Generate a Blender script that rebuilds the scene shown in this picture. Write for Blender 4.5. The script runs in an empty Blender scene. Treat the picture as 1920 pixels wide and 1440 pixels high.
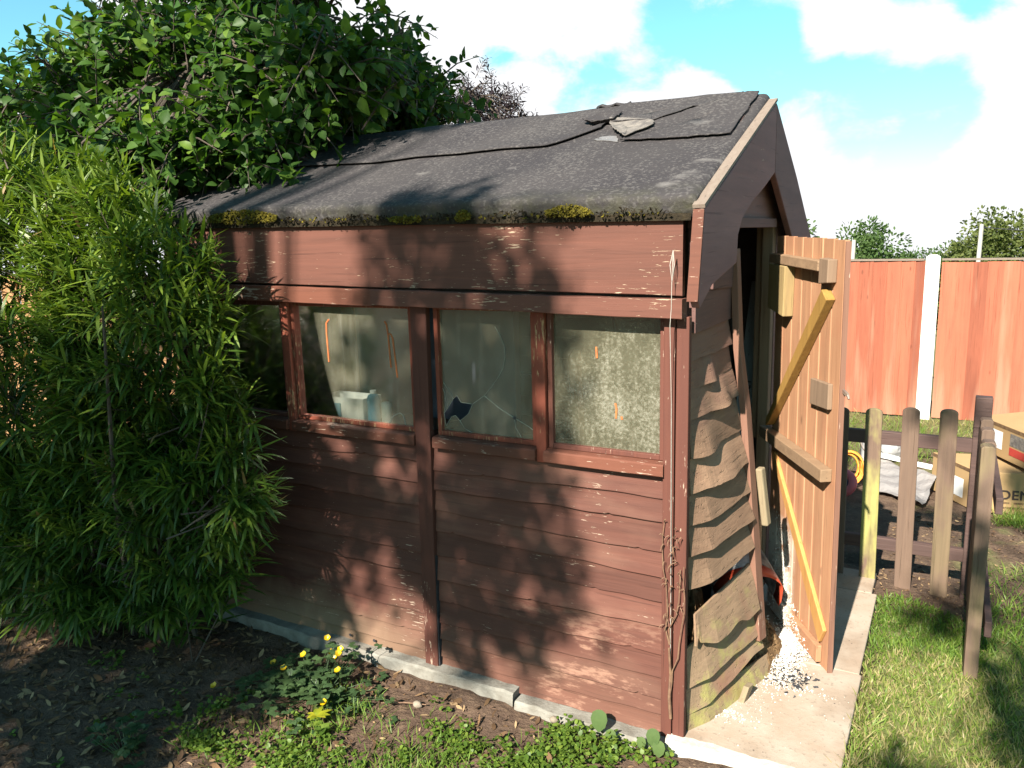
import bpy, bmesh, math, random
import numpy as np
from mathutils import Vector, Matrix
R = math.radians
SC = bpy.context.scene
COL = SC.collection
rng = np.random.default_rng(7)
random.seed(7)

# ------------------------------------------------------------------ camera
cam_d = bpy.data.cameras.new('camera'); cam = bpy.data.objects.new('camera', cam_d); COL.objects.link(cam)
_r = Vector((0.87363, 0.48583, -0.02718)); _u = Vector((-0.06603, 0.17370, 0.98258)); _f = Vector((-0.48208, 0.85662, -0.18383))
_m = Matrix.Identity(4)
for i in range(3):
    _m[i][0], _m[i][1], _m[i][2] = _r[i], _u[i], -_f[i]
_m.translation = Vector((0.6691, -2.2066, 1.5892))
cam.matrix_world = _m
cam_d.sensor_width = 36; cam_d.lens = 36 * 1475.8 / 1920
cam_d.clip_start = 0.02; cam_d.clip_end = 2000
SC.camera = cam

# ------------------------------------------------------------------ light
ELEV = 37.0
SUN_AZ = 178.5
sd = bpy.data.lights.new('sun', 'SUN'); sun = bpy.data.objects.new('sun', sd); COL.objects.link(sun)
sd.energy = 5.0; sd.angle = R(0.53); sd.color = (1.0, 0.93, 0.82)
_sdir = Vector((-0.012, -math.cos(R(ELEV)), math.sin(R(ELEV)))).normalized()
sun.rotation_euler = _sdir.to_track_quat('Z', 'Y').to_euler()
sun.location = (0, -20, 15)
TE = math.tan(R(ELEV))
SC.view_settings.view_transform = 'Standard'; SC.view_settings.look = 'None'
SC.view_settings.exposure = 1.8; SC.view_settings.gamma = 1.0
SC.cycles.max_bounces = 8; SC.cycles.transparent_max_bounces = 12

world = bpy.data.worlds.new('World'); SC.world = world; world.use_nodes = True


class NT:
    """small node helper"""
    def __init__(s, nt):
        s.nt = nt; s.n = nt.nodes; s.l = nt.links
        s.n.clear()

    def add(s, t, **kw):
        n = s.n.new(t)
        for k, v in kw.items():
            setattr(n, k, v)
        return n

    def set(s, sock, v):
        if hasattr(v, 'is_output') or hasattr(v, 'links'):
            s.l.new(v, sock)
        else:
            if sock.type == 'RGBA' and len(v) == 3:
                v = (*v, 1)
            sock.default_value = v

    def math(s, op, a, b=0.0, c=None, clamp=False):
        n = s.add('ShaderNodeMath', operation=op); n.use_clamp = clamp
        s.set(n.inputs[0], a); s.set(n.inputs[1], b)
        if c is not None: s.set(n.inputs[2], c)
        return n.outputs[0]

    def vmath(s, op, a, b):
        n = s.add('ShaderNodeVectorMath', operation=op)
        s.set(n.inputs[0], a); s.set(n.inputs[1], b)
        return n.outputs['Value'] if op in ('DOT_PRODUCT', 'DISTANCE', 'LENGTH') else n.outputs[0]

    def noise(s, vec, scale=1.0, detail=4.0, rough=0.55, dist=0.0):
        n = s.add('ShaderNodeTexNoise')
        s.l.new(vec, n.inputs['Vector']); n.inputs['Scale'].default_value = scale
        n.inputs['Detail'].default_value = detail; n.inputs['Roughness'].default_value = rough
        n.inputs['Distortion'].default_value = dist
        return n.outputs['Fac']

    def vor(s, vec, scale=1.0, feature='F1', out='Distance', rand=1.0):
        n = s.add('ShaderNodeTexVoronoi', feature=feature)
        s.l.new(vec, n.inputs['Vector']); n.inputs['Scale'].default_value = scale
        n.inputs['Randomness'].default_value = rand
        return n.outputs[out]

    def mapping(s, vec, scale=(1, 1, 1), loc=(0, 0, 0)):
        n = s.add('ShaderNodeMapping')
        s.l.new(vec, n.inputs['Vector']); n.inputs['Scale'].default_value = scale; n.inputs['Location'].default_value = loc
        return n.outputs[0]

    def rng(s, v, a, b, c=0.0, d=1.0, smooth=False):
        n = s.add('ShaderNodeMapRange'); n.clamp = True
        if smooth: n.interpolation_type = 'SMOOTHSTEP'
        s.set(n.inputs[0], v)
        for i, q in enumerate((a, b, c, d)): n.inputs[1 + i].default_value = q
        return n.outputs[0]

    def mix(s, fac, a, b, mode='MIX'):
        n = s.add('ShaderNodeMix', data_type='RGBA', blend_type=mode)
        s.set(n.inputs[0], fac); s.set(n.inputs[6], a); s.set(n.inputs[7], b)
        return n.outputs[2]

    def attr(s, name):
        n = s.add('ShaderNodeAttribute'); n.attribute_name = name
        return n.outputs['Fac']

    def sep(s, v):
        n = s.add('ShaderNodeSeparateXYZ'); s.l.new(v, n.inputs[0]); return n.outputs

    def obj(s):
        return s.add('ShaderNodeTexCoord').outputs['Object']

    def bump(s, h, strength=0.4, dist=0.005):
        n = s.add('ShaderNodeBump'); n.inputs['Strength'].default_value = strength; n.inputs['Distance'].default_value = dist
        s.l.new(h, n.inputs['Height']); return n.outputs[0]

    def out(s, shader):
        o = s.add('ShaderNodeOutputMaterial'); s.l.new(shader, o.inputs['Surface'])

    def bsdf(s, col, rough=0.8, normal=None, spec=0.3, **kw):
        b = s.add('ShaderNodeBsdfPrincipled')
        s.set(b.inputs['Base Color'], col); s.set(b.inputs['Roughness'], rough)
        b.inputs['Specular IOR Level'].default_value = spec
        if normal is not None: s.l.new(normal, b.inputs['Normal'])
        for k, v in kw.items(): s.set(b.inputs[k], v)
        return b.outputs[0]


# sky: Nishita for the blue, with broken white cloud laid over it by direction
w = NT(world.node_tree)
sky = w.add('ShaderNodeTexSky', sky_type='NISHITA'); sky.sun_disc = False
sky.sun_elevation = R(ELEV); sky.sun_rotation = math.pi
sky.air_density = 1.0; sky.dust_density = 0.6; sky.ozone_density = 1.5
dirv = w.add('ShaderNodeTexCoord').outputs['Generated']
sx = w.sep(dirv)
n1 = w.noise(w.mapping(dirv, (1, 1, 1.7)), 9.0, 7.0, 0.6, 0.2)
n2 = w.noise(w.mapping(dirv, (1, 1, 1.6), (3, 1, 2)), 2.2, 4.0, 0.5)
gap = None                                   # openings of blue between the clouds
for d, deg, amp in [((-0.395, 0.903, 0.171), 5.2, 0.9), ((-0.30, 0.929, 0.215), 4.5, 1.0), ((-0.21, 0.953, 0.217), 5.0, 1.1),
                    ((-0.205, 0.963, 0.176), 4.2, 1.1), ((-0.111, 0.983, 0.138), 4.6, 1.1), ((-0.056, 0.993, 0.105), 3.6, 0.7), ((-0.015, 0.99, 0.14), 3.0, 0.6),
                    ((0.01, 0.977, 0.217), 2.6, 0.9), ((-0.06, 0.973, 0.232), 3.0, 0.9), ((-0.833, 0.509, 0.217), 4.5, 1.2), ((-0.78, 0.58, 0.16), 5.0, 1.0),
                    ((-0.487, 0.849, 0.203), 1.8, 0.6), ((0.05, 0.999, 0.018), 1.3, 0.5), ((-0.176, 0.978, 0.12), 2.6, 0.5), ((-0.15, 0.966, 0.206), 2.2, -0.6), ((-0.105, 0.972, 0.203), 2.4, -0.75), ((-0.055, 0.977, 0.203), 2.4, -0.75), ((-0.262, 0.953, 0.150), 3.0, -0.9), ((-0.170, 0.977, 0.134), 2.8, -0.8),
                    ((-0.078, 0.988, 0.128), 5.5, 0.8), ((-0.02, 0.99, 0.105), 3.5, 0.5), ((0.3, 0.85, 0.3), 12, 0.8), ((-0.2, 0.8, 0.5), 16, 0.9), ((-0.6, 0.5, 0.6), 15, 0.9)]:
    v = Vector(d).normalized()
    dp = w.vmath('DOT_PRODUCT', dirv, tuple(v))
    g = w.math('POWER', 2.718, w.math('MULTIPLY', w.math('SUBTRACT', dp, 1.0), 1.0 / (1 - math.cos(R(deg * 0.74)))))
    g = w.math('MULTIPLY', g, amp)
    gap = g if gap is None else w.math('ADD', gap, g)
gap = w.math('MINIMUM', gap, 1.15)
far = w.math('MAXIMUM', w.math('SUBTRACT', 1.0, w.rng(sx[1], 0.35, 0.6)), w.rng(sx[0], 0.16, 0.36))        # away from the view: noise clouds, thinned to cut the fill light
gap = w.math('ADD', gap, w.math('MULTIPLY', far, w.rng(n2, 0.36, 0.56, 0.55, 1.5)))
gap = w.math('ADD', gap, w.math('MULTIPLY', w.rng(sx[2], 0.30, 0.48), w.rng(n2, 0.34, 0.52, 0.6, 1.4)))    # unseen higher sky mostly cleared, again to cut the fill
cl = w.math('ADD', w.math('MULTIPLY', w.math('SUBTRACT', n1, 0.5), 2.4), w.math('SUBTRACT', 0.86, gap))
cloud = w.rng(cl, -0.22, 0.34, 0.0, 1.0, True)
cloud = w.math('MAXIMUM', cloud, w.rng(sx[2], 0.10, 0.02, 0.0, 0.95, True))
skyc = w.mix(1.0, sky.outputs[0], (0.0395, 0.0685, 0.061), 'MULTIPLY')
colr = w.mix(cloud, skyc, (0.315, 0.318, 0.326))
bg = w.add('ShaderNodeBackground'); w.l.new(colr, bg.inputs[0]); bg.inputs[1].default_value = 1.0
wo = w.add('ShaderNodeOutputWorld'); w.l.new(bg.outputs[0], wo.inputs[0])


# ------------------------------------------------------------------ mesh helpers
class MB:
    """collects vertices and faces of ONE mesh object, with a random value per piece"""
    def __init__(s):
        s.v, s.f, s.r, s.k = [], [], [], 0.5

    def add(s, vs, fs, k=None):
        b = len(s.v); s.v.extend(tuple(map(float, q)) for q in vs); s.f.extend(tuple(i + b for i in q) for q in fs)
        kk = random.random() if k is None else k
        s.r.extend([kk] * len(vs)); return s

    def box(s, lo, hi, k=None):
        (a, b, c), (d, e, f) = lo, hi
        s.add([(a, b, c), (d, b, c), (d, e, c), (a, e, c), (a, b, f), (d, b, f), (d, e, f), (a, e, f)],
              [(3, 2, 1, 0), (4, 5, 6, 7), (0, 1, 5, 4), (1, 2, 6, 5), (2, 3, 7, 6), (3, 0, 4, 7)], k); return s

    def prism(s, poly, o, ux, uy, un, t, k=None):
        """polygon in the plane (o, ux, uy), thickened by t along un"""
        o, ux, uy, un = map(Vector, (o, ux, uy, un)); n = len(poly)
        a = [o + ux * p[0] + uy * p[1] for p in poly]; b = [q + un * t for q in a]
        fs = [tuple(range(n - 1, -1, -1)), tuple(range(n, 2 * n))] + [(i, (i + 1) % n, n + (i + 1) % n, n + i) for i in range(n)]
        s.add(a + b, fs, k); return s

    def bar(s, p, q, wd, th, up=(0, 0, 1), k=None):
        p, q = Vector(p), Vector(q); d = (q - p).normalized(); sd_ = d.cross(Vector(up)).normalized(); n = sd_.cross(d)
        vs = []
        for c in (p, q):
            vs += [c - sd_ * wd / 2 - n * th / 2, c + sd_ * wd / 2 - n * th / 2, c + sd_ * wd / 2 + n * th / 2, c - sd_ * wd / 2 + n * th / 2]
        s.add(vs, [(3, 2, 1, 0), (4, 5, 6, 7), (0, 1, 5, 4), (1, 2, 6, 5), (2, 3, 7, 6), (3, 0, 4, 7)], k); return s

    def tube(s, pts, rad, n=6, k=None):
        pts = [Vector(p) for p in pts]
        if not hasattr(rad, '__len__'): rad = [rad] * len(pts)
        vs, fs = [], []
        for i, p in enumerate(pts):
            d = (pts[min(i + 1, len(pts) - 1)] - pts[max(i - 1, 0)]).normalized()
            a = d.cross(Vector((0.31, 0.22, 0.92))).normalized(); b = d.cross(a)
            for j in range(n):
                t = 2 * math.pi * j / n
                vs.append(p + (a * math.cos(t) + b * math.sin(t)) * rad[i])
        for i in range(len(pts) - 1):
            for j in range(n):
                fs.append((i * n + j, i * n + (j + 1) % n, (i + 1) * n + (j + 1) % n, (i + 1) * n + j))
        fs.append(tuple(range(n - 1, -1, -1))); fs.append(tuple(range((len(pts) - 1) * n, len(pts) * n)))
        s.add(vs, fs, k); return s

    def lathe(s, prof, o, n=20, axis='z', k=None):
        vs, fs = [], []; o = Vector(o)
        for r_, z_ in prof:
            for j in range(n):
                t = 2 * math.pi * j / n
                vs.append(o + Vector((r_ * math.cos(t), r_ * math.sin(t), z_)))
        for i in range(len(prof) - 1):
            for j in range(n):
                fs.append((i * n + j, i * n + (j + 1) % n, (i + 1) * n + (j + 1) % n, (i + 1) * n + j))
        s.add(vs, fs, k); return s

    def grid(s, P, k=None, close=False):
        """P[i][j] points -> quads"""
        ni, nj = len(P), len(P[0])
        s.add([p for row in P for p in row], [(i * nj + j, i * nj + j + 1, (i + 1) * nj + j + 1, (i + 1) * nj + j) for i in range(ni - 1) for j in range(nj - 1)], k); return s

    def build(s, name, m, parent=None, bevel=0, smooth=False, solid=0):
        me = bpy.data.meshes.new(name)
        me.from_pydata(s.v, [], s.f)
        bm = bmesh.new(); bm.from_mesh(me); bmesh.ops.recalc_face_normals(bm, faces=bm.faces); bm.to_mesh(me); bm.free()
        at = me.attributes.new('rnd', 'FLOAT', 'POINT'); at.data.foreach_set('value', np.array(s.r, dtype=np.float32))
        return link(name, me, m, parent, bevel, smooth, solid)


def link(name, me, m, parent=None, bevel=0, smooth=False, solid=0):
    o = bpy.data.objects.new(name, me); COL.objects.link(o)
    me.materials.append(m)
    if smooth: me.polygons.foreach_set('use_smooth', [True] * len(me.polygons))
    if solid:
        md = o.modifiers.new('thickness', 'SOLIDIFY'); md.thickness = solid; md.offset = 0
    if bevel:
        md = o.modifiers.new('bevel', 'BEVEL'); md.width = bevel; md.segments = 2; md.limit_method = 'ANGLE'; md.angle_limit = R(40)
    if parent is not None: adopt(o, parent)
    return o


def adopt(o, parent):
    p, off = parent, Vector((0, 0, 0))
    while p is not None:
        off = off + p.location if p.type == 'EMPTY' else off
        p = p.parent
    o.parent = parent
    o.matrix_parent_inverse = Matrix.Translation(-off) if parent.type == 'EMPTY' else Matrix.Identity(4)


def tag(o, label=None, cat=None, group=None, kind=None):
    for k, v in (('label', label), ('category', cat), ('group', group), ('kind', kind)):
        if v: o[k] = v
    return o


def thing(name, label, cat, loc=(0, 0, 0), group=None):
    o = bpy.data.objects.new(name, None); COL.objects.link(o); o.location = loc; o.empty_display_size = 0.1
    return tag(o, label, cat, group)


def wave(seed, amp, freqs=(3, 7, 17, 31)):
    r_ = random.Random(seed); ph = [(f * r_.uniform(0.7, 1.3), r_.uniform(0, 6.28), r_.uniform(0.5, 1) / (1 + i * 0.8)) for i, f in enumerate(freqs)]
    return lambda x: amp * sum(a * math.sin(f * x + p) for f, p, a in ph)


# ------------------------------------------------------------------ materials
def material(name):
    m = bpy.data.materials.new(name); m.use_nodes = True
    return m, NT(m.node_tree)


def axis_scale(axis, along, across):
    return tuple(along if a == axis else across for a in 'xyz')


def wood(name, base, alt, axis='x', along=2.0, across=45.0, peel=0.0, flake=(0.5, 0.36, 0.27), rough=0.75, bump=0.35, var=0.35, extra=None, knots=0.0, spec=0.25):
    m, t = material(name); co = t.obj(); rnd = t.attr('rnd')
    shift = t.add('ShaderNodeCombineXYZ'); t.l.new(t.math('MULTIPLY', rnd, 7.0), shift.inputs[0]); t.l.new(t.math('MULTIPLY', rnd, 3.0), shift.inputs[1]); t.l.new(t.math('MULTIPLY', rnd, 5.0), shift.inputs[2])
    co2 = t.vmath('ADD', co, shift.outputs[0])
    base, alt, flake = tuple(q * ALB for q in base), tuple(q * ALB for q in alt), tuple(q * LEVEL for q in flake)
    g = t.noise(t.mapping(co2, axis_scale(axis, along, across)), 1.0, 6.0, 0.65, 0.6)
    c = t.noise(co2, 3.1, 3.0, 0.55)
    col = t.mix(t.rng(g, 0.32, 0.68), base, alt)
    col = t.mix(t.rng(c, 0.3, 0.7, 0.0, 0.55), col, t.mix(0.5, alt, base))
    val = t.math('ADD', t.math('MULTIPLY', t.math('SUBTRACT', rnd, 0.5), var), t.math('ADD', 0.86, t.math('MULTIPLY', c, 0.28)))
    h = t.add('ShaderNodeHueSaturation'); t.l.new(col, h.inputs['Color']); t.l.new(val, h.inputs['Value'])
    col = h.outputs[0]
    ck = t.noise(t.mapping(co2, axis_scale(axis, 2.4, 110)), 1.0, 3.0, 0.6, 0.2)
    col = t.mix(t.rng(ck, 0.63, 0.69, 0, 0.55), col, tuple(q * 0.30 for q in base))            # drying cracks along the grain
    height = t.math('SUBTRACT', g, t.rng(ck, 0.60, 0.70, 0, 0.6))
    if knots:
        kv = t.vor(t.mapping(co2, axis_scale(axis, 4.0, 11.0)), 1.0)
        col = t.mix(t.rng(kv, 0.10, 0.055, 0, knots), col, tuple(q * 0.35 for q in base))
    if extra: col = extra(t, co, col, g, c)
    if peel:
        p1 = t.noise(t.mapping(co, axis_scale(axis, 20.0, 170.0)), 1.0, 5.0, 0.62, 0.3)
        p2 = t.noise(co, 2.6, 3.0, 0.6)
        pv = t.math('ADD', p1, t.math('MULTIPLY', t.math('SUBTRACT', p2, 0.5), 0.55))
        mask = t.rng(pv, 0.76 - peel * 0.2, 0.775 - peel * 0.2)
        col = t.mix(mask, col, t.mix(t.rng(g, 0.3, 0.7), flake, tuple(q * 0.6 for q in flake)))
        height = t.math('SUBTRACT', t.math('MULTIPLY', g, 0.6), t.math('MULTIPLY', mask, 0.5))
    t.out(t.bsdf(col, rough, t.bump(height, bump, 0.004), spec))
    return m


def soiled(t, co, col, g, c):                     # paint worn thin and splashed with soil near the ground
    s_ = t.sep(co); n = t.noise(co, 5.0, 5.0, 0.6, 0.4)
    low = t.rng(s_[2], 0.34, 0.06)
    lft = t.rng(s_[0], -0.80, -1.35)
    mk = t.rng(t.math('ADD', t.math('MULTIPLY', low, 0.62), t.math('MULTIPLY', n, 0.75)), 0.62, 0.95)
    mk = t.math('MULTIPLY', mk, t.math('ADD', 0.12, t.math('MULTIPLY', lft, 0.88)))
    col = t.mix(mk, col, (0.160, 0.105, 0.066))
    dust = t.noise(t.mapping(co, (2.0, 2, 6.0), (3.1, 0, 1.7)), 1.0, 4.0, 0.6)
    col = t.mix(t.rng(dust, 0.50, 0.74, 0, 0.40), col, (0.180, 0.098, 0.068))            # dusty faded areas
    # chalky bare streaks low on the right hand panel
    rt = t.math('MULTIPLY', t.rng(s_[0], -0.72, -0.5), t.rng(s_[2], 0.42, 0.28))
    st = t.noise(t.mapping(co, (16, 40, 60)), 1.0, 4.0, 0.7)
    big = t.noise(t.mapping(co, (2.2, 2, 5.5), (1.3, 0, 0.4)), 1.0, 3.0, 0.5)
    mk2 = t.math('MULTIPLY', t.rng(t.math('ADD', st, t.math('MULTIPLY', t.math('SUBTRACT', big, 0.5), 1.5)), 0.58, 0.72), rt)
    return t.mix(t.math('MULTIPLY', mk2, 0.7), col, (0.234, 0.129, 0.090))


M = {}
LEVEL = 0.76                                     # one level for every surface of the scene
ALB = 0.84 * LEVEL                                       # one level for all bare and painted timber
M['paint'] = wood('brown_paint', (0.172, 0.066, 0.046), (0.114, 0.045, 0.033), 'x', peel=0.33, var=0.5, extra=soiled, bump=0.6)
M['paint_fascia'] = wood('brown_paint_fascia', (0.166, 0.064, 0.044), (0.110, 0.045, 0.032), 'x', peel=0.46, flake=(0.50, 0.36, 0.25), bump=0.5)
M['paint_sill'] = wood('brown_paint_sill', (0.172, 0.060, 0.036), (0.125, 0.045, 0.028), 'x', peel=0.54)
M['paint_up'] = wood('brown_paint_upright', (0.155, 0.054, 0.036), (0.105, 0.038, 0.028), 'z', peel=0.45)
M['paint_red'] = wood('red_paint_mullion', (0.27, 0.068, 0.036), (0.20, 0.052, 0.032), 'z', peel=0.75, flake=(0.45, 0.28, 0.15))


def gable_lichen_shade(t, co, col, g, c):
    s_ = t.sep(co); n = t.noise(co, 11.0, 5.0, 0.65); n2_ = t.noise(co, 4.0, 3.0, 0.5)
    low = t.rng(s_[2], 0.62, 0.15)
    col = t.mix(t.math('MULTIPLY', low, 0.4), col, (0.183, 0.152, 0.090))
    mk = t.math('MULTIPLY', t.rng(t.math('ADD', n, t.math('MULTIPLY', low, 0.12)), 0.60, 0.74), t.rng(low, 0.2, 0.9))
    col = t.mix(mk, col, (0.234, 0.207, 0.074))
    up_ = t.math('MULTIPLY', t.rng(t.math('ADD', s_[2], t.math('MULTIPLY', t.math('SUBTRACT', n, 0.5), 0.5)), 0.96, 1.20), 0.75)    # shade on the upper boards put into the colour as old brown paint
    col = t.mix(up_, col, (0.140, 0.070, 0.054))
    mk2 = t.rng(n2_, 0.60, 0.70, 0, 0.55)
    return t.mix(mk2, col, (0.187, 0.078, 0.055))


M['gable'] = wood('weathered_gable_boards', (0.37, 0.225, 0.142), (0.22, 0.128, 0.082), 'y', extra=gable_lichen_shade, along=3.0, bump=0.6)
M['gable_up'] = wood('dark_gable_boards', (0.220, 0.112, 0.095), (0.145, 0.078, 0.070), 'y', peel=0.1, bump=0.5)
M['barge'] = wood('dark_barge_paint', (0.310, 0.148, 0.140), (0.195, 0.096, 0.096), 'y', across=20, peel=0.15, bump=0.7)
M['edge'] = wood('bare_board_edge', (0.25, 0.20, 0.16), (0.19, 0.14, 0.11), 'y', across=60)
M['jamb'] = wood('red_brown_jamb', (0.26, 0.135, 0.090), (0.19, 0.090, 0.062), 'z', peel=0.3)
M['batten'] = wood('grey_batten', (0.40, 0.32, 0.20), (0.28, 0.21, 0.13), 'z')
M['post_in'] = wood('bare_inner_post', (0.26, 0.165, 0.095), (0.17, 0.10, 0.06), 'z', knots=0.7)


def door_stain(t, co, col, g, c):
    n = t.noise(co, 6.0, 4.0, 0.6)
    s_ = t.sep(co); n2_ = t.noise(co, 24.0, 5.0, 0.65)
    col = t.mix(t.rng(n, 0.5, 0.72, 0, 0.55), col, (0.281, 0.117, 0.066))
    gr = t.noise(t.mapping(co, (14, 14, 1.6), (2, 0, 1)), 1.0, 4.0, 0.6)
    col = t.mix(t.rng(gr, 0.54, 0.70, 0, 0.45), col, (0.16, 0.085, 0.050))
    # chalky white scuffing low on the hinge side
    mk = t.math('MULTIPLY', t.rng(s_[0], 0.205, 0.145), t.rng(s_[2], 0.46, 0.36))
    mk = t.math('MULTIPLY', mk, t.rng(t.math('ADD', n2_, t.math('MULTIPLY', n, 0.5)), 0.54, 0.70))
    return t.mix(mk, col, (0.60, 0.57, 0.50))


M['door'] = wood('raw_door_boards', (0.56, 0.298, 0.165), (0.42, 0.208, 0.112), 'z', across=38, knots=0.8, extra=door_stain, var=0.22)
M['ledge'] = wood('weathered_ledge', (0.40, 0.26, 0.155), (0.26, 0.165, 0.10), 'x', along=6, across=30)
M['ochre'] = wood('ochre_brace', (0.43, 0.245, 0.062), (0.32, 0.175, 0.045), 'z', knots=0.8)
M['orange'] = wood('orange_brace', (0.66, 0.35, 0.11), (0.52, 0.26, 0.08), 'z')
M['block'] = wood('pale_block', (0.47, 0.34, 0.15), (0.36, 0.25, 0.12), 'z')
M['tan_patch'] = wood('tan_patch', (0.37, 0.25, 0.165), (0.25, 0.165, 0.11), 'z')
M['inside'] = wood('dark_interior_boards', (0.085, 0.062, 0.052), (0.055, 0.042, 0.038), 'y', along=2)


def fence_stain(t, co, col, g, c):
    s_ = t.sep(co); n = t.noise(t.mapping(co, (9, 1, 0.8)), 1.0, 4.0, 0.55); low = t.rng(s_[2], 0.55, 0.0)
    mk = t.rng(t.math('ADD', n, t.math('MULTIPLY', low, 0.16)), 0.58, 0.74, 0, 0.6)
    col = t.mix(mk, col, (0.257, 0.156, 0.101))
    n3 = t.noise(t.mapping(co, (13, 1, 0.5), (4, 0, 0)), 1.0, 3.0, 0.5)
    return t.mix(t.rng(n3, 0.63, 0.75, 0, 0.5), col, (0.156, 0.058, 0.039))


M['fence'] = wood('red_fence_stain', (0.420, 0.128, 0.070), (0.31, 0.092, 0.052), 'z', along=1.5, across=26, extra=fence_stain, var=0.55, knots=0.65, bump=0.5)
M['oldfence'] = wood('tan_fence_boards', (0.45, 0.27, 0.12), (0.33, 0.15, 0.07), 'z', along=1.5, across=22)


def algae(t, co, col, g, c):
    n = t.noise(t.mapping(co, (9, 9, 3)), 1.0, 4.0, 0.6); n2_ = t.noise(co, 2.3, 2.0, 0.5)
    r_ = t.attr('rnd')
    return t.mix(t.math('MULTIPLY', t.rng(n, 0.40, 0.62), t.rng(r_, 0.3, 0.95)), col, (0.312, 0.300, 0.090))


M['picket'] = wood('weathered_picket', (0.215, 0.140, 0.098), (0.130, 0.085, 0.064), 'z', extra=algae, var=0.0, bump=0.6)
M['picket_rail'] = wood('dark_picket_rail', (0.135, 0.080, 0.068), (0.090, 0.056, 0.050), 'x', bump=0.6)
M['plank'] = wood('grey_plank', (0.30, 0.30, 0.30), (0.24, 0.24, 0.24), 'z', var=0.1)
M['pole'] = wood('pale_pole', (0.5, 0.47, 0.42), (0.42, 0.4, 0.36), 'z')


def simple(name, col, alt=None, scale=12.0, rough=0.8, spec=0.3, bump=0.0, bscale=None, detail=5.0, thin=False):
    col = tuple(q * LEVEL for q in col); alt = tuple(q * LEVEL for q in alt) if alt else None
    m, t = material(name); co = t.obj(); n = t.noise(co, scale, detail, 0.6)
    c = t.mix(t.rng(n, 0.35, 0.65), col, alt or tuple(q * 0.75 for q in col))
    nb = t.bump(t.noise(co, bscale or scale * 3, 5.0, 0.6), bump, 0.006) if bump else None
    sh = t.bsdf(c, rough, nb, spec)
    t.out(sh); return m


M['concrete'] = simple('grey_concrete', (0.34, 0.32, 0.28), (0.22, 0.205, 0.18), 9, bump=0.5, bscale=60)
M['kerb'] = simple('concrete_kerb', (0.27, 0.255, 0.22), (0.16, 0.145, 0.12), 14, bump=0.6, bscale=90)
M['post_white'] = simple('whitish_concrete_post', (0.78, 0.76, 0.72), (0.68, 0.66, 0.60), 5, bump=0.3)
M['moss'] = simple('yellow_moss', (0.175, 0.140, 0.020), (0.075, 0.064, 0.014), 55, rough=1, spec=0.05, bump=1.0, bscale=160)
M['rotmoss'] = simple('dark_roof_debris', (0.045, 0.035, 0.022), (0.02, 0.017, 0.013), 60, rough=1, spec=0.05, bump=1.0, bscale=140)
M['crumb'] = simple('white_crumbs', (0.80, 0.77, 0.71), (0.55, 0.51, 0.45), 60)
M['char'] = simple('charred_bits', (0.02, 0.02, 0.025), (0.05, 0.05, 0.055), 30)
M['soil_pile'] = simple('brown_crumbly_compost', (0.26, 0.165, 0.085), (0.10, 0.06, 0.033), 42, rough=1, spec=0.05, bump=1.0, bscale=120)
M['soil_lump'] = simple('soil_lump', (0.15, 0.10, 0.07), (0.08, 0.05, 0.035), 9, rough=1, spec=0.05)
M['sack_red'] = simple('red_sack_plastic', (0.50, 0.075, 0.03), (0.42, 0.06, 0.03), 6, rough=0.4, spec=0.5)
M['sack_dark'] = simple('dark_printed_sack', (0.06, 0.06, 0.065), (0.35, 0.34, 0.33), 22, rough=0.4, spec=0.5)
M['card'] = simple('brown_cardboard', (0.41, 0.265, 0.125), (0.35, 0.225, 0.105), 3, rough=0.9)
M['card_tape'] = simple('dark_printed_band', (0.10, 0.055, 0.03), (0.2, 0.12, 0.06), 30, rough=0.6)
M['card_ink'] = simple('dark_ink', (0.05, 0.035, 0.03), rough=0.8)
M['paper'] = simple('white_label', (0.78, 0.77, 0.76), (0.72, 0.71, 0.7), 20)
M['redlabel'] = simple('red_label', (0.48, 0.05, 0.035), (0.4, 0.04, 0.03), 20)
M['white_plastic'] = simple('white_plastic', (0.80, 0.80, 0.79), (0.74, 0.74, 0.73), 8, rough=0.45, spec=0.5)
M['blue_plastic'] = simple('pale_blue_plastic', (0.12, 0.32, 0.46), (0.16, 0.38, 0.5), 10, rough=0.4)
M['pink'] = simple('pink_plastic', (0.62, 0.12, 0.12), (0.55, 0.10, 0.11), 8, rough=0.5)
M['cable'] = simple('orange_cable', (0.72, 0.27, 0.03), (0.62, 0.22, 0.03), 20, rough=0.5)
M['navy'] = simple('navy_plastic', (0.02, 0.03, 0.09), rough=0.5)
M['tarp'] = simple('grey_sheet', (0.31, 0.285, 0.27), (0.22, 0.205, 0.20), 5, rough=0.6, bump=0.3, bscale=12)
M['bag'] = simple('crumpled_grey_bag', (0.36, 0.35, 0.34), (0.22, 0.21, 0.21), 9, rough=0.5)
M['cord'] = simple('white_cord', (0.46, 0.43, 0.38), (0.36, 0.33, 0.29), 80)
M['stem_dry'] = simple('dry_creeper_stem', (0.22, 0.13, 0.075), (0.13, 0.07, 0.045), 50)
M['bark'] = simple('grey_brown_bark', (0.11, 0.085, 0.065), (0.06, 0.046, 0.036), 25, bump=0.8, bscale=60)
M['metal'] = simple('dull_metal', (0.22, 0.17, 0.13), (0.15, 0.1, 0.08), 40, rough=0.5, spec=0.6)
M['crack'] = simple('broken_glass_edge', (0.30, 0.32, 0.28), (0.22, 0.24, 0.20), 60, rough=0.3, spec=0.5)
M['drip'] = simple('orange_paint_run', (0.50, 0.15, 0.045), (0.40, 0.11, 0.035), 40, rough=0.6)
M['stone'] = simple('brown_stone', (0.30, 0.25, 0.19), (0.2, 0.16, 0.12), 30, bump=0.5)


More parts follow.
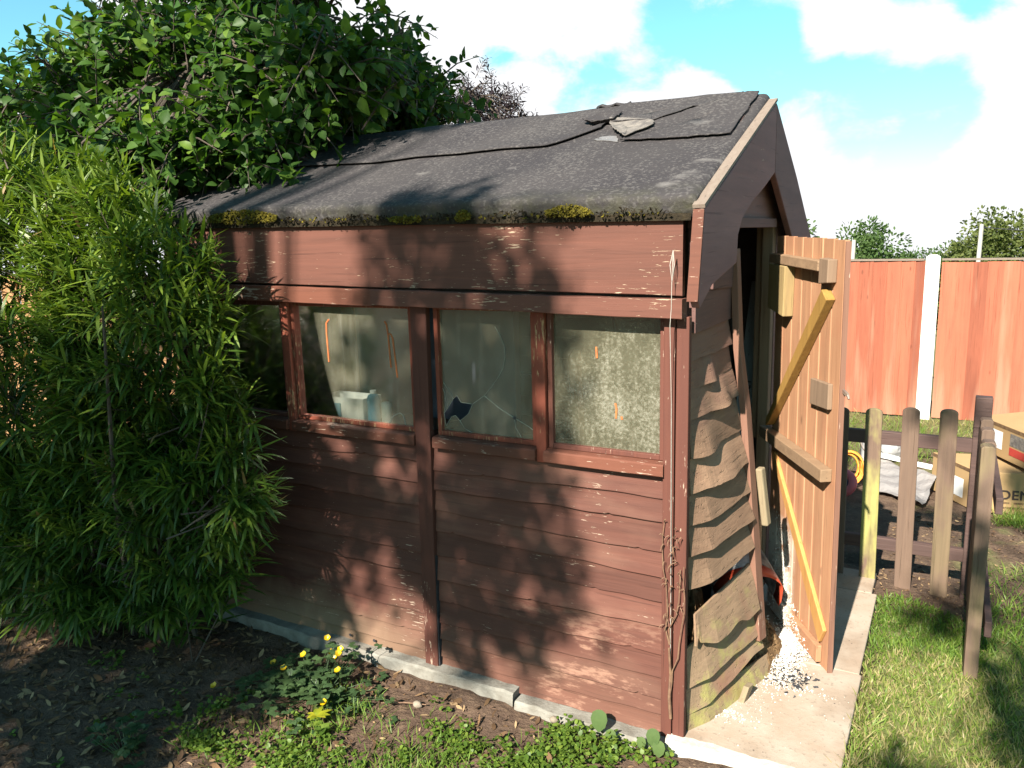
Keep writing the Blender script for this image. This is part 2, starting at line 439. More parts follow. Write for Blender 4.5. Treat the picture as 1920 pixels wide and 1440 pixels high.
def felt():
    m, t = material('mineral_roof_felt'); co = t.obj(); s_ = t.sep(co)
    fl = t.noise(t.mapping(co, (1, 1, 1)), 85.0, 3.0, 0.6); big = t.noise(co, 2.4, 4.0, 0.6); mid = t.noise(t.mapping(co, (6, 2, 2)), 1.0, 4.0, 0.6)
    col = t.mix(t.rng(big, 0.35, 0.65), (0.033, 0.029, 0.031), (0.049, 0.043, 0.043))
    fk = t.rng(t.math('ADD', fl, t.math('MULTIPLY', t.math('SUBTRACT', mid, 0.5), 0.3)), 0.53, 0.62)
    col = t.mix(t.math('MULTIPLY', fk, 0.6), col, (0.112, 0.102, 0.096))
    wear = t.rng(t.noise(t.mapping(co, (4, 6, 6), (2, 1, 0)), 1.0, 3.0, 0.5), 0.66, 0.74, 0, 0.6)
    col = t.mix(wear, col, (0.19, 0.175, 0.165))
    ed = t.math('MULTIPLY', t.rng(s_[2], 1.735, 1.66), t.rng(t.noise(co, 18, 4, 0.6), 0.38, 0.6))
    col = t.mix(t.math('MULTIPLY', ed, 0.8), col, (0.050, 0.048, 0.028))
    t.out(t.bsdf(t.mix(1.0, col, (LEVEL, LEVEL, LEVEL), 'MULTIPLY'), 0.85, t.bump(t.math('ADD', fl, t.math('MULTIPLY', big, 2.0)), 0.6, 0.006), 0.25)); return m


M['felt'] = felt()
M['felt_pale'] = simple('pale_worn_felt', (0.22, 0.195, 0.17), (0.10, 0.09, 0.085), 35, rough=0.9, bump=0.6)
M['felt_shiny'] = simple('bare_silvery_felt', (0.20, 0.19, 0.185), (0.15, 0.14, 0.14), 9, rough=0.4, spec=0.5)


def slab_mat():
    m, t = material('pinkish_concrete_slab'); co = t.obj()
    n = t.noise(co, 5, 5, 0.6); f = t.noise(co, 70, 4, 0.6); st = t.noise(t.mapping(co, (3, 3, 3), (5, 2, 1)), 1.0, 4, 0.6)
    col = t.mix(t.rng(n, 0.35, 0.65), (0.36, 0.27, 0.20), (0.43, 0.36, 0.29))
    col = t.mix(t.rng(st, 0.48, 0.68, 0, 0.8), col, (0.22, 0.150, 0.100))
    col = t.mix(t.rng(f, 0.58, 0.70, 0, 0.6), col, (0.2, 0.16, 0.12))
    sp = t.vor(co, 34.0)
    col = t.mix(t.math('MULTIPLY', t.rng(sp, 0.11, 0.07), t.rng(st, 0.45, 0.55)), col, (0.09, 0.07, 0.06))
    t.out(t.bsdf(t.mix(1.0, col, (LEVEL, LEVEL, LEVEL), 'MULTIPLY'), 0.85, t.bump(f, 0.3, 0.004), 0.25)); return m


M['slab'] = slab_mat()
M['slab_white'] = simple('whitish_slab_edge', (0.56, 0.52, 0.45), (0.40, 0.365, 0.31), 25, bump=0.4)


def ground_mat():
    m, t = material('soil_and_turf'); co = t.obj(); s_ = t.sep(co)
    n = t.noise(co, 7, 6, 0.65); f = t.noise(co, 55, 5, 0.65); b = t.noise(co, 1.6, 4, 0.6)
    col = t.mix(t.rng(n, 0.35, 0.68), (0.085, 0.055, 0.040), (0.150, 0.100, 0.070))
    col = t.mix(t.rng(f, 0.52, 0.72, 0, 0.8), col, (0.20, 0.135, 0.085))
    col = t.mix(t.rng(f, 0.40, 0.28, 0, 0.7), col, (0.035, 0.024, 0.018))
    vv = t.vor(t.mapping(co, (1, 1, 1)), 38.0)
    col = t.mix(t.math('MULTIPLY', t.rng(vv, 0.16, 0.10), t.rng(b, 0.45, 0.6)), col, (0.27, 0.20, 0.13))
    # turf right of the slab and beyond the far fence
    e = t.math('MULTIPLY', t.math('SUBTRACT', b, 0.5), 0.9)
    lx = t.rng(t.math('ADD', s_[0], t.math('MULTIPLY', e, 0.15)), 0.45, 0.55)
    ly = t.rng(t.math('ADD', s_[1], e), 1.45, 1.15)
    back = t.rng(t.math('ADD', s_[1], t.math('MULTIPLY', e, 1.2)), 3.6, 4.2, 0, 0.55)
    g = t.math('MAXIMUM', t.math('MULTIPLY', lx, ly), back)
    g = t.math('MAXIMUM', g, t.math('MULTIPLY', t.rng(b, 0.55, 0.62, 0, 0.5), t.rng(s_[1], 1.5, 2.0)))
    gc = t.mix(t.rng(f, 0.3, 0.7), (0.085, 0.13, 0.03), (0.22, 0.21, 0.085))
    gc = t.mix(t.rng(n, 0.55, 0.7), gc, (0.25, 0.20, 0.11))
    col = t.mix(g, col, gc)
    t.out(t.bsdf(t.mix(1.0, col, (LEVEL, LEVEL, LEVEL), 'MULTIPLY'), 0.95, t.bump(t.math('ADD', f, t.math('MULTIPLY', n, 1.5)), 0.9, 0.012), 0.1)); return m


M['ground'] = ground_mat()


def leafmat(name, cols, rough=0.4, spec=0.45, trans=0.35, tcol=None):
    cols = [(p_, tuple(q * LEVEL for q in c_)) for p_, c_ in cols]
    m, t = material(name); r_ = t.attr('rnd')
    cr = t.add('ShaderNodeValToRGB'); t.l.new(r_, cr.inputs[0])
    el = cr.color_ramp.elements
    for i, (p, c) in enumerate(cols):
        e = el[i] if i < 2 else el.new(p)
        e.position = p; e.color = (*c, 1)
    col = cr.outputs[0]
    co = t.obj()
    col = t.mix(t.rng(t.noise(co, 60, 3, 0.5), 0.3, 0.7, 0, 0.25), col, tuple(q * 0.6 for q in cols[0][1]))
    b = t.bsdf(col, rough, None, spec)
    tr = t.add('ShaderNodeBsdfTranslucent')
    tc = t.mix(1.0, col, tcol or (1.5, 1.6, 0.7), 'MULTIPLY')
    t.l.new(tc, tr.inputs[0])
    mx = t.add('ShaderNodeMixShader'); mx.inputs[0].default_value = trans
    t.l.new(b, mx.inputs[1]); t.l.new(tr.outputs[0], mx.inputs[2])
    t.out(mx.outputs[0]); return m


M['leaf_bush'] = leafmat('narrow_bush_leaf', [(0, (0.032, 0.070, 0.012)), (0.5, (0.070, 0.135, 0.018)), (0.975, (0.205, 0.285, 0.034)), (1, (0.30, 0.20, 0.08))], 0.45, 0.35, 0.32)
M['leaf_tree'] = leafmat('broad_glossy_leaf', [(0, (0.026, 0.062, 0.012)), (0.65, (0.055, 0.122, 0.018)), (1, (0.16, 0.25, 0.030))], 0.50, 0.22, 0.36)
M['leaf_far'] = leafmat('far_tree_leaf', [(0, (0.050, 0.10, 0.030)), (1, (0.105, 0.16, 0.045))], 0.6, 0.2, 0.3)
M['leaf_far2'] = leafmat('far_tree_leaf_olive', [(0, (0.075, 0.105, 0.028)), (1, (0.145, 0.165, 0.045))], 0.6, 0.2, 0.3)
M['leaf_purple'] = leafmat('dark_purple_leaf', [(0, (0.018, 0.012, 0.017)), (1, (0.040, 0.028, 0.030))], 0.6, 0.15, 0.12, (1.2, 1.0, 1.0))
M['leaf_shade'] = leafmat('shade_tree_leaf', [(0, (0.03, 0.07, 0.015)), (1, (0.06, 0.12, 0.02))], 0.5, 0.3, 0.25)
M['grass'] = leafmat('grass_blade', [(0, (0.090, 0.175, 0.026)), (0.6, (0.180, 0.275, 0.042)), (0.85, (0.30, 0.32, 0.085)), (1, (0.42, 0.34, 0.17))], 0.5, 0.3, 0.35)
M['weed'] = leafmat('bright_weed_leaf', [(0, (0.065, 0.125, 0.018)), (0.7, (0.13, 0.205, 0.028)), (1, (0.20, 0.27, 0.04))], 0.5, 0.3, 0.35)
M['buttercup_leaf'] = leafmat('buttercup_leaf', [(0, (0.040, 0.080, 0.030)), (1, (0.075, 0.125, 0.045))], 0.5, 0.35, 0.25)
M['petal'] = leafmat('yellow_petal', [(0, (0.75, 0.48, 0.01)), (1, (0.82, 0.56, 0.015))], 0.3, 0.5, 0.3, (1.1, 1.1, 1.0))
M['yellow_leaf'] = leafmat('yellowing_leaf', [(0, (0.22, 0.27, 0.02)), (1, (0.52, 0.46, 0.03))], 0.4, 0.4, 0.35)
M['litter'] = leafmat('dead_leaf_litter', [(0, (0.060, 0.038, 0.025)), (0.6, (0.18, 0.105, 0.055)), (1, (0.42, 0.29, 0.16))], 0.9, 0.1, 0.1, (1, 0.9, 0.8))


def glass_mat(name, amount, dust, tint=(0.29, 0.275, 0.18)):
    m, t = material(name); co = t.obj()
    n = t.noise(co, 6, 5, 0.65, 0.5); run = t.noise(t.mapping(co, (35, 1, 2.2)), 1.0, 4, 0.6); sp = t.noise(co, 120, 3, 0.7)
    fac = t.math('ADD', amount, t.math('MULTIPLY', t.math('SUBTRACT', n, 0.5), amount * 1.2))
    fac = t.math('ADD', fac, t.math('MULTIPLY', t.rng(run, 0.5, 0.8), amount * 0.5))
    if dust:
        big = t.noise(t.mapping(co, (3.5, 1, 3.0), (0.7, 0, 0.3)), 1.0, 3, 0.5)
        dz = t.math('MULTIPLY', t.rng(t.math('ADD', sp, t.math('MULTIPLY', t.math('SUBTRACT', big, 0.5), 0.9)), 0.46, 0.72), dust)
        fac = t.math('ADD', fac, dz)
    spk = t.rng(t.noise(t.mapping(co, (75, 1, 45)), 1.0, 2, 0.5), 0.73, 0.77, 0, 0.75)
    fac = t.math('MAXIMUM', fac, spk); fac = t.math('MINIMUM', fac, 0.95)
    d = t.add('ShaderNodeBsdfDiffuse'); t.set(d.inputs[0], t.mix(t.rng(t.math('ADD', spk, t.rng(fac, 0.3, 0.7, 0, 0.8)), 0, 1), tint, (0.44, 0.42, 0.36)))
    tl = t.add('ShaderNodeBsdfTranslucent'); tl.inputs[0].default_value = (*tint, 1)
    dm = t.add('ShaderNodeMixShader'); dm.inputs[0].default_value = 0.25; t.l.new(d.outputs[0], dm.inputs[1]); t.l.new(tl.outputs[0], dm.inputs[2])
    tr = t.add('ShaderNodeBsdfTransparent'); tr.inputs[0].default_value = (0.86, 0.90, 0.84, 1)
    mx = t.add('ShaderNodeMixShader'); t.l.new(fac, mx.inputs[0]); t.l.new(tr.outputs[0], mx.inputs[1]); t.l.new(dm.outputs[0], mx.inputs[2])
    gl = t.add('ShaderNodeBsdfGlossy'); gl.inputs['Roughness'].default_value = 0.12; gl.inputs[0].default_value = (1, 1, 1, 1)
    fr = t.add('ShaderNodeFresnel'); fr.inputs[0].default_value = 1.45
    mg = t.add('ShaderNodeMixShader'); t.l.new(fr.outputs[0], mg.inputs[0]); t.l.new(mx.outputs[0], mg.inputs[1]); t.l.new(gl.outputs[0], mg.inputs[2])
    t.out(mg.outputs[0]); return m


M['glass_clean'] = glass_mat('dirty_glass', 0.33, 0.0)
M['glass_green'] = glass_mat('grimy_green_glass', 0.36, 0.05)
M['glass_dust'] = glass_mat('dusty_glass', 0.27, 0.26)

# ------------------------------------------------------------------ ground
def gz(x, y):
    return 0.0


def fbm2(x, y):
    return (np.sin(x * 5.1 + 1.3 * np.sin(y * 3.7)) * np.cos(y * 4.3 + 0.7 * np.sin(x * 6.1)) + 0.6 * np.sin(x * 13 + y * 9.0 + 2 * np.sin(y * 5)) + 0.4 * np.sin(x * 23 - y * 19 + 2 * np.sin(x * 7))) / 2.0


gx = np.concatenate([-np.geomspace(320, 5.2, 16), np.arange(-5, 2.6, 0.05), np.geomspace(2.8, 320, 18)])
gy = np.concatenate([-np.geomspace(320, 3.2, 16), np.arange(-3, 6.2, 0.05), np.geomspace(6.5, 320, 24)])
X, Y = np.meshgrid(gx, gy, indexing='ij')
Z = 0.012 * fbm2(X, Y) + 0.004 * rng.standard_normal(X.shape)
near = np.clip(np.maximum(np.abs(X + 1) - 3.5, np.abs(Y - 1.5) - 4.5), 0, 1)
Z = Z * (1 - near) - 0.012
Z -= np.where(Y > 5.6, np.minimum((Y - 5.6) * 0.16, 24.0), 0)
Z = np.where((X > -2.25) & (X < 0.47) & (Y > -0.05) & (Y < 1.8), Z - 0.03, Z)
ni, nj = X.shape
vs = np.stack([X, Y, Z], -1).reshape(-1, 3)
ii, jj = np.meshgrid(np.arange(ni - 1), np.arange(nj - 1), indexing='ij')
fs = np.stack([ii * nj + jj, (ii + 1) * nj + jj, (ii + 1) * nj + jj + 1, ii * nj + jj + 1], -1).reshape(-1, 4)


def noise2(x, y, seed):
    r_ = np.random.default_rng(seed); v = 0
    for k in range(1, 5):
        f = 1.6 * 1.8 ** (k - 1)
        for _ in range(3):
            a = r_.uniform(0, 6.28); v = v + np.sin(f * (x * math.cos(a) + y * math.sin(a)) + r_.uniform(0, 6.28)) / k
    return v / 4.5


def np_mesh(name, vs, fs, rnd=None):
    me = bpy.data.meshes.new(name)
    me.vertices.add(len(vs)); me.vertices.foreach_set('co', np.ascontiguousarray(vs, dtype=np.float32).ravel())
    k = fs.shape[1]
    me.loops.add(fs.size); me.loops.foreach_set('vertex_index', np.ascontiguousarray(fs, dtype=np.int32).ravel())
    me.polygons.add(len(fs)); me.polygons.foreach_set('loop_start', np.arange(0, fs.size, k, dtype=np.int32))
    me.polygons.foreach_set('loop_total', np.full(len(fs), k, dtype=np.int32))
    if rnd is not None:
        at = me.attributes.new('rnd', 'FLOAT', 'POINT'); at.data.foreach_set('value', np.ascontiguousarray(rnd, dtype=np.float32))
    me.update(); me.validate()
    return me


g = link('ground', np_mesh('ground', vs, fs), M['ground'], smooth=True)
tag(g, kind='structure', label='bare brown soil and turf round the shed', cat='ground')

# slabs at the door
mb = MB()
mb.box((0.004, -0.034, -0.06), (0.474, 0.62, 0.022)); mb.box((-0.01, 0.626, -0.06), (0.466, 1.34, 0.018)); mb.box((-0.01, 1.346, -0.06), (0.445, 1.585, 0.016))
tag(mb.build('path', M['slab'], bevel=0.005), kind='structure', label='worn pinkish concrete slabs in front of the shed door', cat='path')
mb = MB(); w1 = wave(5, 0.004)
P = [[(x, -0.036 - 0.004 - (0.006 if j == 2 else 0) + w1(x * 4), z) for j, z in enumerate((0.024, 0.018, -0.02, -0.05))] for x in np.linspace(-0.03, 0.43, 24)]
mb.grid(P)
mb.grid([[(x, -0.04 + w1(x * 4), 0.0245), (x, -0.012 + w1(x * 9), 0.026)] for x in np.linspace(-0.03, 0.43, 24)])
tag(mb.build('sunlit_slab_edge', M['slab_white'], solid=0.004), 'front edge of the door slab, coloured white for the sun on it', 'edging')  # slab's own front edge, its sunlit brightness put into the colour

# kerb stones under the long wall
for i, (x0, x1, z, lab) in enumerate([(-2.3, -1.195, 0.030, 'long grey concrete kerb under the shed wall beside the bush'), (-1.188, -0.572, 0.034, 'pale concrete kerb with chipped edge in the middle of the shed wall'),
                                      (-0.562, -0.035, 0.012, 'low whitish concrete kerb under the right end of the shed wall')]):
    mb = MB(); wv = wave(40 + i, 0.004)
    prof = [(-0.05, -0.06), (-0.062, -0.02), (-0.058, z - 0.006), (-0.052, z), (0.0, z + 0.002), (0.03, z)]
    xs_ = np.linspace(x0, x1, 30)
    mb.grid([[(x, p[0] + wv(x * 3) - (0.012 if i == 2 else 0), p[1] + wv(x * 5 + j) * 0.6) for j, p in enumerate(prof)] for x in xs_])
    for x, fl in ((x0, 0), (x1, -1)):
        mb.add([(x, p[0] + wv(x * 3) - (0.012 if i == 2 else 0), p[1] + wv(x * 5 + j) * 0.6) for j, p in enumerate(prof)], [tuple(range(len(prof)))])
    tag(mb.build('kerb_stone', M['kerb']), lab, 'kerb', 'kerb stones along the foot of the shed')

# ------------------------------------------------------------------ the shed
shed = thing('garden_shed', 'old brown timber shed with felt roof, broken window and open door', 'shed')
L, D = 2.16, 1.72
EAVE = lambda x: 1.678 - 0.018 * x
RY, RZ = 0.85, 2.078


def lap_rows(mb, x0, x1, bottoms, top, seed, y0=0.0, amp=0.0058, nx=70):
    """waney lap boards: each leans out to a wavy lower edge"""
    for i, zb in enumerate(bottoms):
        zt = (bottoms[i + 1] if i + 1 < len(bottoms) else top) + 0.018
        wv = wave(seed + i, amp); wo_ = wave(seed + 50 + i, 0.0022, (2, 5, 9)); tilt = random.uniform(-0.006, 0.006)
        lap = random.uniform(0.011, 0.016)
        k = random.random(); P = []
        for x in np.linspace(x0, x1, nx):
            e = zb + wv(x) + tilt * (x - x0) + (0 if i else abs(wv(x)) * 0.5)
            if random.random() < 0.02: e += random.uniform(0.002, 0.007)
            o_ = lap + wo_(x)
            P.append([(x, y0, e + 0.001), (x, y0 - o_ + 0.002, e), (x, y0 - o_, e + 0.0025), (x, y0 - o_ * 0.65, e + (zt - e) * 0.35), (x, y0 - o_ * 0.35, e + (zt - e) * 0.68), (x, y0 - 0.003, zt)])
        mb.grid(P, k)
        for row in (P[0], P[-1]):
            mb.add(row + [(row[0][0], y0 + 0.004, zt), (row[0][0], y0 + 0.004, row[0][2])], [tuple(range(8))], k)


mb = MB(); lap_rows(mb, -0.898, -0.046, [0.002, 0.068, 0.135, 0.205, 0.285, 0.375, 0.465, 0.55, 0.635, 0.715, 0.79], 0.855, 100)
mb.build('cladding_panel', M['paint'], shed)
mb = MB(); lap_rows(mb, -L, -0.958, [0.004, 0.075, 0.15, 0.228, 0.305, 0.385, 0.47, 0.56, 0.645, 0.725, 0.80], 0.87, 200, nx=90)
mb.build('cladding_panel', M['paint'], shed)
# a few split nail heads and knot holes on the left panel are real small dents
for x, z in ((-1.33, 0.055), (-1.21, 0.06)):
    mb = MB(); mb.lathe([(0.0, 0.0), (0.006, 0.0), (0.0065, 0.001)], (0, 0, 0), 10)
    n = 30
    for q in range(len(mb.v) - n, len(mb.v)):
        vx, vy, vz = mb.v[q]; mb.v[q] = (x + vx, -0.0165 - vz, z + vy)
    mb.build('knot_hole', M['char'], shed)

# back framing: thin lining that closes the wall behind the laps
mb = MB(); mb.box((-L, 0.006, 0.0), (-0.04, 0.014, 0.875)); mb.box((-L, 0.006, 1.372), (-0.04, 0.014, 1.66))
mb.box((-L, 0.0, 0.0), (-L + 0.012, D, 1.66)); mb.box((-L, D - 0.012, 0.0), (0, D, 1.60))
for z in np.arange(0.12, 1.6, 0.115):
    mb.box((-L, D - 0.02, z), (0, D - 0.0125, z + 0.107))
mb.box((-L, 0.0, -0.02), (0.0, D, 0.012))
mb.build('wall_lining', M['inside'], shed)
mb = MB()
for x in (-2.1, -1.3, -0.93, -0.3):
    mb.box((x, D - 0.06, 0.01), (x + 0.04, D - 0.021, 1.6))
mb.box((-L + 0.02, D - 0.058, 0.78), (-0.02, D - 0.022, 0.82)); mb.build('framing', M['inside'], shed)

# uprights
mb = MB(); mb.prism([(-0.962, 0.0), (-0.905, 0.0), (-0.886, 1.368), (-0.952, 1.368)], (0, 0, 0), (1, 0, 0), (0, 0, 1), (0, -1, 0), 0.026)
mb.build('cover_strip', M['paint_up'], shed, bevel=0.003)
mb = MB(); mb.box((-0.9035, -0.021, 0.01), (-0.8985, 0.004, 0.86)); mb.build('panel_gap', M['char'], shed)
mb = MB(); mb.box((-0.053, -0.023, 0.004), (-0.019, 0.008, 1.35)); mb.box((-0.0165, -0.019, 0.0), (0.021, 0.008, 1.352)); mb.build('corner_post', M['paint_up'], shed, bevel=0.003)
mb = MB(); mb.box((-2.17, -0.02, 0.0), (-2.12, 0.01, 1.36)); mb.build('corner_post', M['paint_up'], shed, bevel=0.003)

# fascia and drip boards under the eave
def strip(name, x0, x1, zb, zt, yb, yf, m, seed, amp=0.0015, slope=-0.017):
    mb = MB(); w1_, w2_, wy = wave(seed, amp), wave(seed + 1, amp), wave(seed + 2, 0.002, (2, 4))
    P = []
    for x in np.linspace(x0, x1, 50):
        a, b, y = zb + slope * x + w1_(x * 1.5), zt + slope * x + w2_(x * 1.5), yf + wy(x)
        P.append([(x, yb, a), (x, y + 0.002, a), (x, y, a + 0.002), (x, y, (a + b) / 2), (x, y, b - 0.002), (x, y + 0.002, b), (x, yb, b)])
    mb.grid(P)
    mb.add(P[0], [tuple(range(7))], mb.r[-1]); mb.add(P[-1], [tuple(range(7))], mb.r[-1])
    return mb.build(name, m, shed)


strip('fascia_board', -L - 0.02, 0.004, 1.412, 1.646, -0.012, -0.034, M['paint_fascia'], 11)
strip('drip_board', -1.092, 0.012, 1.350, 1.404, -0.012, -0.062, M['paint_fascia'], 21)
strip('drip_board', -L - 0.02, -1.096, 1.345, 1.404, -0.012, -0.044, M['paint_sill'], 31)

# windows: frame > pane, sill, paint runs, cracks
def pane(name, x0, x1, z0, z1, mat_, parent, hole=None, y=0.012):
    bm = bmesh.new()
    def loop(pts):
        v = [bm.verts.new((p[0], y, p[1])) for p in pts]
        return [bm.edges.new((v[i], v[(i + 1) % len(v)])) for i in range(len(v))]
    ed = loop([(x0, z0), (x1, z0), (x1, z1), (x0, z1)])
    if hole: ed += loop(hole)
    bmesh.ops.triangle_fill(bm, use_beauty=True, use_dissolve=False, edges=ed)
    me = bpy.data.meshes.new(name); bm.to_mesh(me); bm.free()
    return link(name, me, mat_, parent)


def strips(name, lines, wid, m, parent, y=0.0105):
    mb = MB()
    for ln in lines:
        pts = [Vector((p[0], y, p[1])) for p in ln]
        for a, b in zip(pts[:-1], pts[1:]):
            d = (b - a).normalized(); n = Vector((-d.z, 0, d.x)) * wid / 2
            t = Vector((0, -0.0012, 0))
            q = [a - n, b - n, b + n, a + n]
            mb.add(q + [p + t for p in q], [(0, 1, 2, 3), (7, 6, 5, 4), (0, 4, 5, 1), (1, 5, 6, 2), (2, 6, 7, 3), (3, 7, 4, 0)])
    return mb.build(name, m, parent)


HOLE = [(-0.812, 1.046), (-0.796, 1.058), (-0.781, 1.036), (-0.735, 1.033), (-0.752, 0.998), (-0.788, 0.970), (-0.806, 0.988), (-0.822, 0.982), (-0.846, 0.948), (-0.853, 0.992), (-0.836, 1.012)]
WINS = [(-2.105, -1.572, 'glass_clean', None), (-1.530, -0.962, 'glass_green', None), (-0.872, -0.482, 'glass_clean', HOLE), (-0.440, -0.054, 'glass_dust', None)]
ZS, ZT = 0.918, 1.372
for i, (x0, x1, gm, hole) in enumerate(WINS):
    mb = MB(); fw = 0.016
    mb.box((x0, -0.004, ZS - 0.002), (x0 + fw, 0.02, ZT)); mb.box((x1 - fw, -0.004, ZS - 0.002), (x1, 0.02, ZT))
    mb.box((x0 + fw, -0.002, ZT - 0.018), (x1 - fw, 0.02, ZT)); mb.box((x0 + fw, -0.003, ZS - 0.002), (x1 - fw, 0.02, ZS + 0.014))
    fr = mb.build('window', M['paint_red'] if i in (1, 2) else M['paint_up'], shed, bevel=0.002)
    if i == 2: tag(fr, 'window with broken pane')
    elif i == 3: tag(fr, 'window with dusty pane')
    elif i == 1: tag(fr, 'window with orange paint runs on its pane')
    pane('pane', x0 + fw - 0.004, x1 - fw + 0.004, ZS + 0.01, ZT - 0.012, M[gm], fr, hole)
    mb = MB(); s1 = wave(300 + i, 0.0012); P = []
    for x in np.linspace(x0 - 0.006, x1 + 0.006, 24):
        P.append([(x, 0.01, 0.8745), (x, -0.034, 0.8745 + s1(x)), (x, -0.036, 0.8765 + s1(x)), (x, -0.035, 0.908 + s1(x * 2)), (x, -0.03, 0.9125 + s1(x * 2)), (x, 0.004, 0.9155)])
    mb.grid(P); mb.add(P[0], [tuple(range(6))]); mb.add(P[-1], [tuple(range(6))])
    mb.build('sill', M['paint_sill'], fr)
    if i == 1:
        for ln in ([(-1.352, 1.306), (-1.366, 1.292), (-1.368, 1.25), (-1.366, 1.145)], [(-1.092, 1.306), (-1.084, 1.296), (-1.079, 1.26), (-1.074, 1.14)], [(-1.076, 1.262), (-1.066, 1.26), (-1.059, 1.245), (-1.048, 1.105)]):
            strips('paint_run', [ln], 0.0055, M['drip'], fr)
        strips('glass_chip', [[(-1.098, 0.934), (-1.075, 0.963), (-1.045, 0.976), (-1.03, 0.966), (-1.022, 0.934)]], 0.002, M['crack'], fr)
    if i == 3:
        for ln in ([(-0.278, 1.25), (-0.276, 1.215)], [(-0.216, 1.078), (-0.212, 1.06), (-0.214, 1.03)], [(-0.196, 1.038), (-0.194, 1.028)]):
            strips('paint_run', [ln], 0.006, M['drip'], fr)
    if i == 2:
        arc = [(-0.637, 1.301), (-0.618, 1.272), (-0.604, 1.24), (-0.601, 1.205), (-0.610, 1.165), (-0.632, 1.13), (-0.66, 1.095), (-0.687, 1.066)]
        for ln_, wd_ in ((arc, 0.0014), ([(-0.687, 1.066), (-0.735, 1.033)], 0.0018), ([(-0.812, 1.046), (-0.83, 1.075), (-0.85, 1.10)], 0.001), ([(-0.788, 0.97), (-0.77, 0.945), (-0.74, 0.932)], 0.0013),
                         ([(-0.853, 0.992), (-0.842, 1.03), (-0.846, 1.065), (-0.855, 1.08)], 0.001), ([(-0.687, 1.066), (-0.63, 1.028), (-0.572, 0.999)], 0.0032),
                         ([(-0.572, 0.999), (-0.52, 0.975), (-0.484, 0.952)], 0.002), ([(-0.572, 0.999), (-0.568, 0.965), (-0.548, 0.936)], 0.0015), (HOLE + [HOLE[0]], 0.0012)):
            strips('crack', [ln_], wd_, M['crack'], fr)
        mb = MB()
        for t_ in np.linspace(0, 6.28, 11)[:-1]:
            mb.add([(-0.572 + 0.0055 * math.cos(t_), 0.0085, 0.999 + 0.0055 * math.sin(t_)), (-0.572 + 0.0055 * math.cos(t_ + 0.63), 0.0085, 0.999 + 0.0055 * math.sin(t_ + 0.63)), (-0.572, 0.0085, 0.999)], [(0, 1, 2)])
        mb.build('pellet_hole', M['char'], fr)
for x0, x1 in ((-0.478, -0.442), (-1.568, -1.532)):
    mb = MB(); mb.box((x0, -0.020, 0.868), (x1, 0.012, 1.37)); mb.build('mullion', M['paint_red'], shed, bevel=0.003)

# roof: felt sheet in front and behind, sagging, drooping over the eave and the gable
def roof_pt(x, s, lift=0.0):
    """s = 0 at the front eave, 1 at the ridge, up to 2 at the rear eave"""
    if s <= 1:
        y = -0.055 + (RY + 0.055) * s; z = EAVE(x) + 0.008 + (RZ - EAVE(x) - 0.008) * s
        z += -0.012 * math.sin(s * math.pi) * (1 + 0.5 * math.sin(x * 3.1)) + 0.002 * math.sin(x * 7 + s * 5) + 0.0015 * math.sin(x * 15 - s * 9)
    else:
        q = s - 1; y = RY + (1.80 - RY) * q; z = RZ - (RZ - 1.53) * q
    return Vector((x, y, z + lift))


mb = MB(); P = []
xs_ = np.concatenate([np.linspace(-2.24, 0.012, 80), [0.024, 0.034, 0.041, 0.044, 0.043, 0.040]])
drop = [0] * 80 + [0.0, 0.003, 0.010, 0.020, 0.030, 0.038]
wv = wave(71, 0.002, (5, 11, 23))
for x, dz in zip(xs_, drop):
    row = []
    for s in list(np.linspace(2.0, 1.08, 10)) + [1.03, 1.0, 0.97] + list(np.linspace(0.92, 0.05, 24)):
        p = roof_pt(min(x, 0.03), s); row.append((x, p.y, p.z - dz - (0.006 if s == 1.0 else 0)))
    p = roof_pt(min(x, 0.03), 0.0)
    for dy, dzz in ((0.008, 0.004), (0.0, -0.004), (0.003, -0.016), (0.009, -0.034), (0.013, -0.056)):
        row.append((x, p.y + dy + wv(x) * 0.4, p.z + dzz - dz * 0.6 + wv(x * 1.3)))
    P.append(row)
mb.grid(P)
roof = mb.build('roof', M['felt'], shed, smooth=True, solid=0.006)
mb = MB()
for a, b in (((-L - 0.02, -0.040, 1.668), (0.03, -0.040, 1.630)),):
    mb.bar(a, b, 0.02, 0.02)
mb.build('eave_batten', M['rotmoss'], roof)
# upper felt sheet lapped over the lower one, ragged edge
mb = MB(); P = []; we = wave(81, 0.006, (4, 9, 19, 37))
def lapedge(x):
    return 0.548 + we(x) + (0.0 if x < -0.62 else 0.0)
for x in np.linspace(-2.24, -0.50, 70):
    e = lapedge(x) + (max(0, (x + 0.66)) / 0.16) ** 1.3 * 0.16
    P.append([roof_pt(x, s, l) for s, l in [(e, 0.014), (e + 0.006, 0.016), (e + 0.02, 0.017), (e + 0.07, 0.012)] + [(e + (1.0 - e) * q, 0.006) for q in (0.3, 0.6, 0.85, 0.97)]] + [roof_pt(x, 1.0, 0.004), roof_pt(x, 1.06, 0.004)])
mb.grid(P); mb.build('felt_sheet', M['felt'], roof, smooth=True, solid=0.004)
